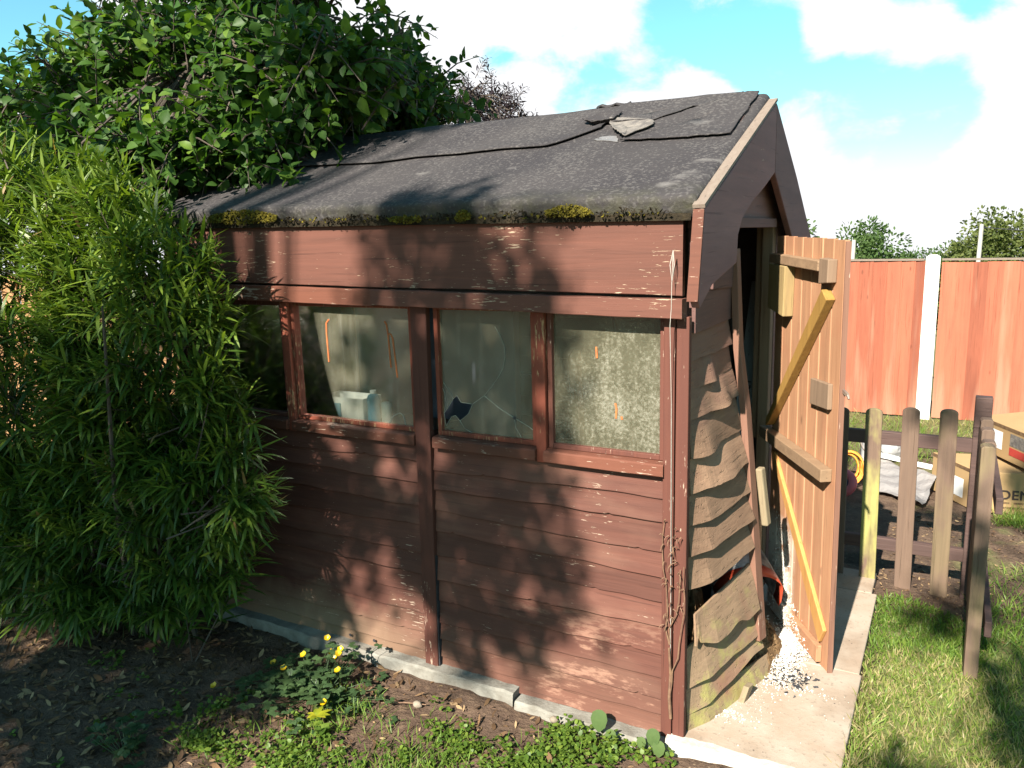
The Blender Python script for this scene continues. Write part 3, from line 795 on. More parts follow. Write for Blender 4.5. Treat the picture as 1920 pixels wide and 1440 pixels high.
# torn pieces near the gable
def felt_piece(name, poly, lift, m, seed, curl=0.0):
    """irregular piece of felt; poly in (x, y) on the roof, lower edge lifted a little"""
    mb = MB(); c = Vector((sum(p[0] for p in poly) / len(poly), sum(p[1] for p in poly) / len(poly)))
    ring = []; rr = random.Random(seed)
    n = len(poly)
    for i in range(n):
        a, b = Vector(poly[i]), Vector(poly[(i + 1) % n])
        for q in np.linspace(0, 1, 8)[:-1]:
            p = a.lerp(b, q); p += Vector((rr.uniform(-1, 1), rr.uniform(-1, 1))) * 0.004; ring.append(p)
    m_ = len(ring); rows = []
    for f, l in ((1.0, 1.0), (0.97, 1.05), (0.85, 0.9), (0.6, 0.75), (0.35, 0.7), (0.02, 0.65)):
        row = []
        for p in ring + [ring[0]]:
            q = c.lerp(p, f); s = (q.y + 0.055) / (RY + 0.055)
            row.append(roof_pt(q.x, s, 0.001 + lift * l + curl * max(0, f - 0.6) * (1 if p.y < c.y else 0.2)))
        rows.append(row)
    mb.grid(rows); return mb.build(name, m, roof, smooth=True, solid=0.004)


felt_piece('felt_sheet', [(-0.36, 0.425), (-0.12, 0.414), (0.012, 0.42), (0.012, 0.83), (-0.05, 0.835), (-0.19, 0.70), (-0.30, 0.585)], 0.013, M['felt'], 3)
felt_piece('felt_sheet', [(-0.30, 0.585), (-0.19, 0.70), (-0.05, 0.835), (-0.50, 0.835), (-0.58, 0.66), (-0.46, 0.62)], 0.012, M['felt'], 4, 0.02)
felt_piece('felt_patch', [(-0.345, 0.423), (-0.275, 0.525), (-0.293, 0.578), (-0.496, 0.672), (-0.47, 0.60), (-0.41, 0.50)], 0.018, M['felt_pale'], 5, 0.018)
felt_piece('felt_patch', [(-0.48, 0.475), (-0.37, 0.428), (-0.40, 0.492), (-0.46, 0.497)], 0.004, M['felt_shiny'], 6)
felt_piece('felt_patch', [(-0.60, 0.648), (-0.545, 0.61), (-0.462, 0.618), (-0.47, 0.72), (-0.56, 0.73)], 0.018, M['felt'], 8, 0.03)
# curled scrap standing on the ridge
mb = MB(); rr = random.Random(3)
mb.grid([[(-0.62 + 0.02 * i, RY - 0.02 + 0.015 * j, RZ + 0.004 + (0.008 if j == 1 else 0.0) + 0.005 * math.sin(i * 1.9) + rr.uniform(0, 0.004)) for j in range(3)] for i in range(8)])
mb.build('felt_scrap', M['felt'], roof, solid=0.004)

# moss and rot along the eave
def clump(name, x0, x1, y, z, h, dep, m, seed, parent, n=None):
    mb = MB(); rr = random.Random(seed); n = n or int((x1 - x0) * 900)
    for _ in range(n):
        x = rr.uniform(x0, x1); t_ = (x - x0) / (x1 - x0); e = math.sin(math.pi * min(max(t_, 0.04), 0.96)) ** 0.5
        a = rr.uniform(-0.6, 2.2); q = rr.uniform(0.55, 1.0) * e
        c = Vector((x, y - dep * q * math.cos(a) * 0.9, z - 0.018 * x + h * q * math.sin(a) * 0.8)); r_ = rr.uniform(0.004, 0.009)
        vs_ = [c + Vector((rr.uniform(-1, 1), rr.uniform(-1, 1), rr.uniform(-1, 1))).normalized() * r_ for _ in range(4)]
        mb.add(vs_, [(0, 1, 2), (0, 2, 3), (0, 3, 1), (1, 3, 2)])
    return tag(mb.build(name, m, parent), kind='stuff')


clump('moss', -1.86, -1.50, -0.062, 1.650, 0.044, 0.022, M['moss'], 1, roof, 800)
clump('moss', -0.40, -0.26, -0.070, 1.646, 0.028, 0.010, M['moss'], 2, roof, 380)
clump('moss', -0.715, -0.665, -0.074, 1.640, 0.030, 0.018, M['moss'], 3, roof, 200)
clump('moss', -0.98, -0.86, -0.068, 1.634, 0.018, 0.010, M['moss'], 4, roof, 160)
clump('moss', -1.95, -0.05, -0.066, 1.640, 0.012, 0.006, M['moss'], 9, roof, 150)
for i, (a, b, n) in enumerate(((-1.48, -1.36, 130), (-1.28, -0.95, 420), (-0.62, -0.40, 180), (-0.25, -0.02, 200), (-0.86, -0.72, 90))):
    clump('roof_debris', a, b, -0.064, 1.640, 0.022, 0.008, M['rotmoss'], 20 + i, roof, n // 3)

# ---- gable
def gtheta(z): return R(16.0) * max(0.0, 1.5 - z) / 1.32 * min(1.0, max(0.0, (1.5 - z) / 0.5)) ** 0.8
def gp(s, z, off=0.0):
    """the broken panel left of the door: hinged on the corner post, swung out towards its foot"""
    th = gtheta(z)
    return Vector((s * math.sin(th) + off * math.cos(th), s * math.cos(th) - off * math.sin(th), z))


def gable_board(zl, zr, tl, tr, s0, s1, seed, lap=0.02, amp=0.008, label=None, off=0.0, ragged=0.0, thick=0.007, warp=()):
    """one waney board: lower edge zl..zr, top edge tl..tr"""
    mb = MB(); wv = wave(seed, amp, (7, 13, 26, 60)); wl = wave(seed + 9, 0.003, (4, 9)); wr = wave(seed + 4, 1.0, (7, 17, 31)); rr = random.Random(seed); P, B = [], []
    for s in np.linspace(s0, s1, 34):
        q = (s - s0) / (s1 - s0); zb = zl + (zr - zl) * q + wv(s); zt = tl + (tr - tl) * q
        if ragged: zb += ragged * (max(0, wr(s)) ** 2 + (0.8 * rr.random() if rr.random() < 0.10 else 0))
        o_ = off + lap * (0.25 + 0.75 * min(1.0, max(0.0, (s - s0) / 0.09))) + wl(s) * min(1.0, (s - s0) / 0.06) + 0.004 * math.sin(seed) + sum(a_ * math.exp(-((s - c_) / w_) ** 2) for c_, w_, a_ in warp)
        P.append([gp(s, zb + (zt - zb) * f, off + (o_ - off) * (1 - f) ** 0.8 + 0.002) for f in (0, 0.15, 0.4, 0.7, 1.0)])
        B.append([p - (gp(0.5, p.z, thick) - gp(0.5, p.z, 0)) for p in P[-1]])
    n = len(P)
    mb.grid(P, 0.5); mb.grid(B, 0.5)
    k = random.random(); mb.r = [k] * len(mb.r)
    mb.grid([[a[0], b[0]] for a, b in zip(P, B)], k); mb.grid([[a[-1], b[-1]] for a, b in zip(P, B)], k)
    mb.grid([[a, b] for a, b in zip(P[0], B[0])], k); mb.grid([[a, b] for a, b in zip(P[-1], B[-1])], k)
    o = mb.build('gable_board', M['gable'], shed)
    if label: o['label'] = label
    return o


G0 = 0.034
rows = [(-0.005, -0.015, 0.095, 0.078, 0.545, 'yellowed bottom board'), (0.078, 0.135, 0.185, 0.225, 0.482, None), (0.164, 0.205, 0.30, 0.34, 0.445, None)]
for i, (a, b, c, d, s1, lb) in enumerate(rows):
    gable_board(a, b, c, d, G0, s1, 500 + i, lap=0.034, amp=0.007, label=lb, off=0.004 * (i == 0))
gable_board(0.262, 0.308, 0.412, 0.455, 0.06, 0.437, 520, lap=0.034, label='slipped greenish board', off=0.016, ragged=0.05)
zz = [0.504, 0.61, 0.705, 0.808, 0.917, 1.033, 1.122, 1.21, 1.30]
for i, z in enumerate(zz[:-1]):
    gable_board(z, z + 0.01, zz[i + 1] + 0.022, zz[i + 1] + 0.03, G0, 0.435 + 0.004 * (i % 3), 540 + i * 3, lap=(0.042, 0.042, 0.038, 0.032, 0.022, 0.015, 0.012, 0.009)[i], amp=0.0045, ragged=0.003 if i in (2, 3, 4, 5, 6) else 0.0, warp=((), (), (), ((0.25, 0.10, 0.020),), ((0.12, 0.09, 0.022),), ((0.28, 0.06, 0.022),), ((0.20, 0.05, 0.022),), ())[i])
mb = MB()                                                        # upper cladding, dark
for i, (zb, zt) in enumerate(((1.30, 1.41), (1.40, 1.50), (1.49, 1.63))):
    mb.prism([(0.03, zb), (0.47, zb), (0.475, zt), (0.03, zt)], (0.0, 0, 0), (0, 1, 0), (0, 0, 1), (1, 0, 0), 0.012 + 0.003 * (2 - i) + 0.006)
for z0, z1 in ((1.60, 1.70), (1.695, 1.80), (1.795, 1.90), (1.895, 2.0)):
    ya = max(0.02, (z0 - 1.66) / 0.46 - 0.05); yb = min(D - 0.03, RY + (2.06 - z0) / 0.5)
    ya2 = max(0.02, (z1 - 1.66) / 0.46 - 0.05); yb2 = min(D - 0.03, RY + (2.06 - z1) / 0.5)
    mb.prism([(ya, z0), (yb, z0), (yb2, z1 + 0.01), (ya2, z1 + 0.01)], (0.0, 0, 0), (0, 1, 0), (0, 0, 1), (1, 0, 0), 0.012 + 0.02 * (2.0 - z0) * 0.3)
mb.box((0.0, 1.228, 0.0), (0.014, D, 1.60))
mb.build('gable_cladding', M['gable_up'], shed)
mb = MB(); mb.prism([(0.19, 1.415), (0.43, 1.405), (0.44, 1.485), (0.30, 1.53), (0.20, 1.52)], (0.021, 0, 0), (0, 1, 0), (0, 0, 1), (1, 0, 0), 0.010)
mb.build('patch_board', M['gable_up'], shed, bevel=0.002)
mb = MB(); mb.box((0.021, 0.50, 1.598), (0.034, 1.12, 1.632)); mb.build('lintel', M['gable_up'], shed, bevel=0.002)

# barge boards: broad boards up the gable, each with its pale top edge
BX = 0.050
def barge(poly, name='barge_board'):
    mb = MB(); mb.prism(poly, (BX, 0, 0), (0, 1, 0), (0, 0, 1), (1, 0, 0), 0.024)
    return mb.build(name, M['barge'], shed, bevel=0.004)


bl = barge([(-0.075, 1.648), (0.20, 1.760), (0.50, 1.892), (0.843, 2.036), (0.845, 1.792), (0.68, 1.735), (0.50, 1.682), (0.36, 1.625), (0.31, 1.575), (0.30, 1.49), (0.02, 1.44), (-0.10, 1.385), (-0.125, 1.41)])
br = barge([(0.8455, 2.034), (1.30, 1.800), (1.72, 1.555), (1.76, 1.40), (1.60, 1.36), (1.46, 1.43), (1.20, 1.58), (0.8475, 1.790)])
mb = MB()
for a, b in (((BX + 0.009, -0.078, 1.656), (BX + 0.009, 0.842, 2.046)),):
    mb.bar(a, b, 0.034, 0.010, up=(0, -0.42, 0.9))
mb.build('board_edge', M['edge'], bl)
mb = MB(); mb.bar((BX + 0.011, -0.130, 1.405), (BX + 0.011, -0.081, 1.648), 0.030, 0.008, up=(0, -1, 0.2)); mb.build('board_edge', M['paint_sill'], bl)

# door frame
mb = MB()
pts = [gp(0.463, z, 0.018) for z in (1.53, 1.2, 0.99, 0.75, 0.54, 0.36, 0.177)]
P = []
for i, p in enumerate(pts):
    t_ = Vector((math.sin(gtheta(p.z)), math.cos(gtheta(p.z)), 0)); n_ = Vector((math.cos(gtheta(p.z)), -math.sin(gtheta(p.z)), 0))
    wd = 0.024
    P.append([p - t_ * wd, p - t_ * wd + n_ * 0.022, p + t_ * wd + n_ * 0.022, p + t_ * wd, p - t_ * wd])
mb.grid(P); mb.add(P[0][:4], [(0, 1, 2, 3)]); mb.add(P[-1][:4], [(0, 1, 2, 3)])
jm = mb.build('door_jamb', M['jamb'], shed, bevel=0.002)
mb = MB(); a, b = gp(0.492, 0.785, 0.055), gp(0.512, 0.578, 0.055); mb.bar(a, b, 0.032, 0.024, up=(1, -0.2, 0)); mb.build('batten', M['batten'], shed, bevel=0.005)
mb = MB(); mb.box((-0.03, 1.165, 0.0), (0.012, 1.225, 1.60)); mb.build('door_jamb', M['post_in'], shed, bevel=0.003)
mb = MB(); mb.box((-0.062, 1.205, 0.70), (-0.032, 1.25, 1.60)); mb.build('inner_post', M['post_in'], shed, bevel=0.003)
mb = MB(); mb.prism([(0, -0.03), (0.03, -0.03), (0.05, 0.028), (0.012, 0.03)], (0.128, 0.262, 0), (0.25, 0.97, 0), (0.2, 0.02, 1), (1, -0.2, 0), 0.02)
for q in range(len(mb.v)): mb.v[q] = (mb.v[q][0], mb.v[q][1], mb.v[q][2] + 0.047)
tag(mb.build('wooden_peg', M['batten'], bevel=0.002), 'short grey wooden peg propping the bottom gable board on the slab', 'peg')

# ---- door, standing open
HX, HY = 0.04, 1.085
ang = math.atan2(-0.84, 0.543)
du = Vector((math.cos(ang), math.sin(ang), 0)); dn = Vector((-0.84, -0.543, 0))   # along the door, and out of its inner face
def dp(u, z, off=0.0):
    lean = -0.020 * (z / 1.5)
    return Vector((HX, HY, 0)) + du * (u + lean) + dn * off + Vector((0, 0, z))


mbs = []
mb = MB(); nb = 7; u0, u1 = 0.03, 0.597; bw = (u1 - u0) / nb
for i in range(nb):
    a, b = u0 + i * bw + 0.0012, u0 + (i + 1) * bw - 0.0012
    zt = 1.565 - 0.018 * (i / nb) + random.uniform(-0.002, 0.002); zb = 0.026 - 0.004 * i / nb + random.uniform(-0.003, 0.003)
    k = random.random()
    prof = [(a, -0.014), (a, -0.003), (a + 0.004, 0.0), (b - 0.004, 0.0), (b, -0.003), (b, -0.014)]
    P = [[dp(u, z, o_) for u, o_ in prof] for z in np.linspace(zb, zt, 8)]
    mb.grid(P, k); mb.add(P[0], [tuple(range(6))], k); mb.add(P[-1], [tuple(range(6))], k)
    mb.grid([[dp(a, z, -0.014), dp(b, z, -0.014)] for z in (zb, zt)], k)
    mb.grid([[dp(a - 0.0012, z, -0.006), dp(a + 0.002, z, -0.006)] for z in (zb, zt)], k)
door = mb.build('door', M['door'], shed)
mb = MB()                                                        # stained outer edge strip
P = [[dp(0.5985, z, -0.016), dp(0.6035, z, -0.016), dp(0.6035, z, 0.002), dp(0.5985, z, 0.002), dp(0.5985, z, -0.016)] for z in (0.022, 0.5, 1.0, 1.545)]
mb.grid(P); mb.add(P[0][:4], [(0, 1, 2, 3)]); mb.add(P[-1][:4], [(0, 1, 2, 3)])
mb.build('edge_strip', M['jamb'], door)


def dbar(name, p, q, wd, th, m, seed=0, bevel=0.003, cut=None):
    """piece nailed to the inner face: centre line p-q in (u, z), width wd, thickness th"""
    mb = MB(); p, q = Vector(p), Vector(q); d = (q - p).normalized(); n = Vector((-d.y, d.x)); k = random.random()
    poly = [p - n * wd / 2, q - n * wd / 2, q + n * wd / 2, p + n * wd / 2] if cut is None else [Vector(c) for c in cut]
    a = [dp(c.x, c.y, 0.0006) for c in poly]; b = [dp(c.x, c.y, th) for c in poly]; m_ = len(poly)
    mb.add(a + b, [tuple(range(m_ - 1, -1, -1)), tuple(range(m_, 2 * m_))] + [(i, (i + 1) % m_, m_ + (i + 1) % m_, m_ + i) for i in range(m_)], k)
    return mb.build(name, m, door, bevel=bevel)


dbar('ledge', (0.045, 1.480), (0.475, 1.462), 0.036, 0.036, M['ledge'])
dbar('end_block', 0, 0, 0, 0.038, M['tan_patch'], cut=[(0.478, 1.405), (0.545, 1.408), (0.548, 1.488), (0.480, 1.486)]) if False else None
def dblock(name, poly, th, m):
    return dbar(name, (0, 0), (1, 0), 0.1, th, m, cut=poly)


dblock('end_block', [(0.478, 1.402), (0.545, 1.408), (0.548, 1.486), (0.481, 1.490)], 0.034, M['tan_patch'])
dblock('wooden_block', [(0.055, 1.285), (0.205, 1.262), (0.212, 1.452), (0.058, 1.458)], 0.042, M['block'])
dblock('brace', [(0.048, 0.835), (0.068, 0.855), (0.505, 1.385), (0.545, 1.352), (0.065, 0.808), (0.045, 0.80)], 0.034, M['ochre'])
dblock('patch_board', [(0.410, 0.968), (0.552, 0.974), (0.552, 1.064), (0.412, 1.062)], 0.018, M['tan_patch'])
dblock('ledge', [(0.0, 0.745), (0.57, 0.722), (0.572, 0.768), (0.0, 0.79)], 0.042, M['ledge'])
dblock('brace', [(0.065, 0.70), (0.10, 0.70), (0.585, 0.175), (0.55, 0.115)], 0.016, M['orange'])
dblock('ledge', [(0.13, 0.035), (0.55, 0.035), (0.552, 0.10), (0.13, 0.105)], 0.022, M['door'])
# rusty nails on the brace, and the latch on the free edge
for u, z in ((0.50, 1.352), (0.42, 1.262), (0.18, 0.978), (0.13, 0.92)):
    mb = MB(); c = dp(u, z, 0.0355); mb.bar(c + Vector((0, 0, -0.004)), c + Vector((0, 0, 0.004)), 0.006, 0.004)
    mb.build('nail', M['metal'], door)
mb = MB(); mb.bar(dp(0.601, 1.05, -0.01), dp(0.633, 1.04, -0.012), 0.008, 0.014); mb.bar(dp(0.631, 1.043, -0.012), dp(0.640, 1.028, -0.012), 0.008, 0.008)
mb.build('latch', M['metal'], door, bevel=0.002)
for z in (0.28, 1.33):
    mb = MB(); mb.bar(dp(0.0, z, -0.0165), dp(0.26, z - 0.004, -0.0165), 0.004, 0.03)
    mb.build('hinge', M['metal'], door)

# ---- inside
mb = MB(); mb.box((-1.95, 0.03, 0.885), (-0.95, 0.26, 0.905)); mb.build('window_shelf', M['inside'], shed)
bx = thing('storage_box', 'white plastic box with pale blue bottles just inside the second window', 'box', (-1.36, 0.12, 0.905))
mb = MB(); a = (-1.462, 0.055, 0.906); b = (-1.252, 0.165, 1.0)
mb.box((a[0], a[1], a[2]), (b[0], b[1], a[2] + 0.004))
mb.box((a[0], a[1], a[2]), (b[0], a[1] + 0.004, b[2])); mb.box((a[0], b[1] - 0.004, a[2]), (b[0], b[1], b[2])); mb.box((a[0], a[1] + 0.0045, a[2]), (a[0] + 0.004, b[1] - 0.0045, b[2])); mb.box((b[0] - 0.004, a[1] + 0.0045, a[2]), (b[0], b[1] - 0.0045, b[2]))
mb.build('box_body', M['white_plastic'], bx)
for x, z1 in ((-1.43, 1.0), (-1.377, 0.99)):
    mb = MB(); mb.box((x - 0.016, 0.049, 0.925), (x + 0.016, 0.0545, z1 - 0.012)); mb.build('blue_panel', M['blue_plastic'], bx, bevel=0.001)
b1 = thing('bottle', 'pale blue bottle standing right of the white box inside the window', 'bottle', (-1.232, 0.09, 0.906))
mb = MB(); mb.lathe([(0, 0), (0.024, 0), (0.025, 0.003), (0.025, 0.095), (0.02, 0.108), (0.010, 0.114), (0.0, 0.114)], (-1.225, 0.085, 0.906)); mb.build('bottle_body', M['blue_plastic'], b1, smooth=True)
mb = MB(); mb.lathe([(0.0, 0), (0.012, 0), (0.012, 0.012), (0, 0.012)], (-1.225, 0.085, 1.021)); mb.build('bottle_cap', M['white_plastic'], b1)
j1 = MB(); j1.lathe([(0, 0), (0.018, 0), (0.019, 0.003), (0.019, 0.075), (0.014, 0.082), (0.0, 0.082)], (-1.178, 0.10, 0.906))
tag(j1.build('jar', M['white_plastic'], smooth=True), 'small whitish jar at the right end of the bottles inside the window', 'jar')
mb = MB(); mb.box((-1.10, 0.25, 0.0), (-0.70, 0.29, 1.33)); mb.box((-1.10, 0.25, 1.332), (-0.70, 0.285, 1.35))
tag(mb.build('board_sheet', simple('blue_grey_board', (0.075, 0.085, 0.12), (0.06, 0.068, 0.10), 4), bevel=0.002), 'blue grey board standing inside behind the broken window', 'board')
mb = MB(); mb.bar((-0.62, 0.7, 0.02), (-0.42, 0.16, 1.2), 0.05, 0.025, up=(1, 0, 0))
tag(mb.build('timber_offcut', M['ledge'], bevel=0.002), 'brown timber leaning inside behind the cracked window', 'timber')
# grey plank leaning in the doorway, its number stencilled on it
pk = thing('plank', 'grey plank marked 1380 leaning inside the doorway', 'plank', (-0.12, 0.95, 0.02))
pa, pb = Vector((-0.12, 0.95, 0.02)), Vector((-0.12, 1.58, 1.35)); PUP = (0.15, -1, 0.45)
mb = MB(); mb.bar(pa, pb, 0.075, 0.02, up=PUP); po = mb.build('plank_body', M['plank'], pk, bevel=0.002)


def text(body, size, mw, m, parent, name='lettering'):
    c = bpy.data.curves.new(name, 'FONT'); c.body = body; c.size = size; c.extrude = 0.0004; c.offset = size * 0.022; c.align_x = 'LEFT'; c.space_character = 1.05
    tmp = bpy.data.objects.new('lettering_outline', c); COL.objects.link(tmp); bpy.context.view_layer.update()
    me = bpy.data.meshes.new_from_object(tmp.evaluated_get(bpy.context.evaluated_depsgraph_get())); bpy.data.objects.remove(tmp); bpy.data.curves.remove(c)
    me.materials.clear(); me.materials.append(m); o = bpy.data.objects.new(name, me); COL.objects.link(o)
    adopt(o, parent); o.matrix_world = mw
    if parent.type == 'EMPTY': o.matrix_basis = mw
    return o


def frame(o, ux, uy):
    ux, uy = Vector(ux).normalized(), Vector(uy); uy = (uy - ux * uy.dot(ux)).normalized(); n = ux.cross(uy); m = Matrix.Identity(4)
    for i in range(3): m[i][0], m[i][1], m[i][2], m[i][3] = ux[i], uy[i], n[i], o[i]
    return m


dpl = (pb - pa).normalized(); sdp = dpl.cross(Vector(PUP)).normalized()
if sdp.x < 0: sdp = -sdp
nrm = (-dpl).cross(sdp)
c_ = pa + dpl * 1.0 + nrm * 0.0108
text('1380', 0.05, frame(c_ - sdp * 0.018, -dpl, sdp), M['card_ink'], pk)

# ---- creeper and cord down the corner
mb = MB(); mb.tube([(-0.014, -0.066, 1.535), (-0.017, -0.066, 1.44), (-0.018, -0.064, 1.38), (-0.022, -0.062, 1.33), (-0.026, -0.03, 1.1), (-0.024, -0.029, 0.8), (-0.022, -0.029, 0.5), (-0.021, -0.028, 0.25)], 0.0010, 5)
mb.tube([(-0.013, -0.068, 1.54), (-0.022, -0.067, 1.50), (-0.016, -0.066, 1.45), (-0.010, -0.067, 1.5), (-0.013, -0.068, 1.54)], 0.0013, 5)
tag(mb.build('cord', M['cord']), 'thin white cord hanging down the near corner of the shed', 'cord')
mb = MB(); rr = random.Random(8)
for i in range(3):
    x, y = rr.uniform(-0.03, 0.0), -0.03; z = rr.uniform(0.15, 0.35); pts = []
    top = rr.uniform(0.55, 0.9)
    while z < top:
        pts.append((x, y - abs(rr.gauss(0, 0.004)), z)); z += 0.05; x += rr.gauss(0, 0.006)
    mb.tube(pts, [0.0026 - 0.0016 * i_ / len(pts) for i_ in range(len(pts))], 5)
for i in range(40):
    c = Vector((rr.uniform(-0.045, 0.012), -0.036, rr.uniform(0.4, 0.75))); d = Vector((rr.uniform(-1, 1), -0.6, rr.uniform(-1, 1))) * 0.018
    mb.tube([c, c + d * 0.6, c + d + Vector((0, 0, -0.008))], [0.002, 0.0016, 0.0005], 4)
mb.tube([(-0.018, -0.03, 0.09), (-0.022, -0.034, 0.16), (-0.020, -0.03, 0.24), (-0.024, -0.034, 0.33)], [0.005, 0.005, 0.004, 0.003], 6)
tag(mb.build('creeper', M['stem_dry']), 'dry brown creeper stems clinging to the near corner of the shed', 'creeper')

# ---- compost sack and spill in the doorway
sk = thing('compost_sack', 'red and dark printed sack lying open in the doorway', 'sack', (0.03, 0.72, 0.02))
mb = MB(); ax = Vector((0.30, -0.42, -0.14)).normalized(); s0_ = Vector((-0.12, 0.98, 0.28)); up_ = Vector((0.1, 0, 1)); sd2 = ax.cross(up_).normalized(); up2 = sd2.cross(ax)
def sack_ring(d, r1, r2, a0, a1, seed):
    rr = random.Random(seed); return [s0_ + ax * d + sd2 * (r1 * math.cos(t)) * (1 + 0.05 * math.sin(5 * t + seed)) + up2 * (r2 * math.sin(t)) * (1 + 0.06 * math.sin(4 * t)) for t in np.linspace(a0, a1, 22)]
P = [sack_ring(d, r1, r2, -0.6, 3.6, 2) for d, r1, r2 in ((-0.15, 0.02, 0.02), (-0.08, 0.11, 0.08), (0.03, 0.135, 0.105), (0.16, 0.135, 0.105), (0.27, 0.13, 0.10))]
mb.grid(P); mb.build('sack_body', M['sack_dark'], sk, smooth=True, solid=0.003)
mb = MB(); mb.grid([sack_ring(d, r1, r2, -0.6, 3.6, 2) for d, r1, r2 in ((0.272, 0.1305, 0.1005), (0.31, 0.128, 0.099), (0.335, 0.126, 0.097))]); mb.build('sack_hem', M['sack_red'], sk, smooth=True, solid=0.003)


def heap(name, c, rx, ry, h, seed, m, label, cat, n=500, grain=0.008):
    mb = MB(); rr = random.Random(seed); N = 26; wv = wave(seed, 0.08, (2, 3, 5)); P = []
    for i in range(9):
        f = i / 8; row = []
        for j in range(N + 1):
            t = 2 * math.pi * j / N; k = 1 + wv(math.cos(t) * 2 + 3 * math.sin(t))
            row.append((c[0] + rx * f * k * math.cos(t), c[1] + ry * f * k * math.sin(t), c[2] + h * (1 - f ** 1.3) * (1 + 0.12 * math.sin(7 * t + 9 * f)) - 0.002))
        P.append(row)
    mb.grid(P)
    for _ in range(n):
        f = rr.random() ** 0.5; t = rr.uniform(0, 6.28); p = Vector((c[0] + rx * f * math.cos(t), c[1] + ry * f * math.sin(t), c[2] + h * (1 - f ** 1.3))); r_ = rr.uniform(0.4, 1) * grain
        mb.add([p + Vector((rr.uniform(-1, 1), rr.uniform(-1, 1), rr.uniform(-0.4, 1))).normalized() * r_ for _ in range(4)], [(0, 1, 2), (0, 2, 3), (0, 3, 1), (1, 3, 2)])
    return tag(mb.build(name, m), label, cat)


heap('compost_heap', (0.115, 0.60, 0.016), 0.10, 0.17, 0.16, 3, M['soil_pile'], 'brown crumbly compost spilled out of the sack in the doorway', 'compost heap', 900, 0.008)
heap('soil_heap', (-0.065, 0.27, 0.012), 0.10, 0.20, 0.54, 4, M['soil_pile'], 'tan compost heaped behind the slipped gable board', 'compost heap', 900, 0.009)

# white crumbs at the foot of the door: uncountable
mb = MB(); rr = random.Random(12)
def crumbs(n, cx, cy, sx_, sy_, zf, r0, r1):
    for _ in range(n):
        x, y = rr.gauss(cx, sx_), rr.gauss(cy, sy_)
        if not (0.02 < x < 0.46 and y > -0.02) : continue
        r_ = r0 * 0.6 + (r1 - r0 * 0.6) * rr.random() ** 2.2; p = Vector((x, y, zf(x, y) + r_ * 0.4))
        mb.add([p + Vector((rr.uniform(-1, 1), rr.uniform(-1, 1), rr.uniform(-0.5, 0.8))).normalized() * r_ for _ in range(5)], [(0, 1, 2), (0, 2, 3), (0, 3, 4), (0, 4, 1), (1, 2, 3), (1, 3, 4)])
crumbs(5200, 0.195, 0.68, 0.040, 0.10, lambda x, y: 0.022 + 0.03 * max(0, 1 - ((x - 0.20) / 0.07) ** 2 - ((y - 0.64) / 0.2) ** 2), 0.002, 0.0075)
crumbs(700, 0.215, 0.50, 0.05, 0.06, lambda x, y: 0.022, 0.0015, 0.006)
crumbs(300, 0.16, 0.34, 0.05, 0.09, lambda x, y: 0.022, 0.0012, 0.0035)
crumbs(120, 0.11, 0.17, 0.03, 0.02, lambda x, y: 0.022, 0.002, 0.006)
crumbs(70, 0.33, 0.42, 0.07, 0.012, lambda x, y: 0.022, 0.002, 0.006)
crumbs(140, 0.2, 0.3, 0.15, 0.2, lambda x, y: 0.022, 0.001, 0.004)
for _ in range(1300):                                             # stuck to the inner face of the door
    z = abs(rr.gauss(0, 0.16)); u = rr.uniform(0.10, 0.22) + rr.gauss(0.0, 0.03) + max(0, (0.14 - z)) * rr.uniform(0, 2.4)
    if z > 0.42 or u > 0.56 or u < 0.07: continue
    r_ = rr.uniform(0.002, 0.0065); p = dp(u, 0.03 + z, 0.001 if z > 0.08 else 0.022)
    mb.add([p + Vector((rr.uniform(-1, 1), rr.uniform(-1, 1), rr.uniform(-1, 1))).normalized() * r_ for _ in range(4)], [(0, 1, 2), (0, 2, 3), (0, 3, 1), (1, 3, 2)])
tag(mb.build('white_crumbs', M['crumb']), 'white crumbs scattered on the slab and stuck to the foot of the open door', 'crumbs', kind='stuff')
mb = MB()
for _ in range(130):
    p = Vector((rr.gauss(0.255, 0.035), rr.gauss(0.475, 0.035), 0.024)); r_ = rr.uniform(0.004, 0.012)
    mb.add([p + Vector((rr.uniform(-1, 1), rr.uniform(-1, 1), rr.uniform(-0.2, 0.5))).normalized() * r_ for _ in range(4)], [(0, 1, 2), (0, 2, 3), (0, 3, 1), (1, 3, 2)])
tag(mb.build('charred_scraps', M['char']), 'black charred scraps among the white crumbs below the door', 'scraps', kind='stuff')

# ------------------------------------------------------------------ picket fence right of the door
pf = thing('picket_fence', 'low weathered picket fence with rounded pickets behind the open door', 'fence', (0.55, 1.53, 0))
def picket(x, y, w_, h, t_, ux, parent, k, round_=True, name='picket', lean=0.0):
    mb = MB(); poly = [(-w_ / 2, -0.03), (w_ / 2, -0.03)]
    if round_:
        poly += [(w_ / 2 * math.cos(a), h - w_ * 0.28 + w_ * 0.28 * math.sin(a)) for a in np.linspace(0, math.pi, 11)]
    else: poly += [(w_ / 2, h), (-w_ / 2, h)]
    ux = Vector(ux).normalized(); un = Vector((0, 0, 1)).cross(ux)
    mb.prism(poly, (x, y, 0), ux, (lean, 0, 1), un * -1, -t_, k)
    return mb.build(name, M['picket'], parent, bevel=0.003)


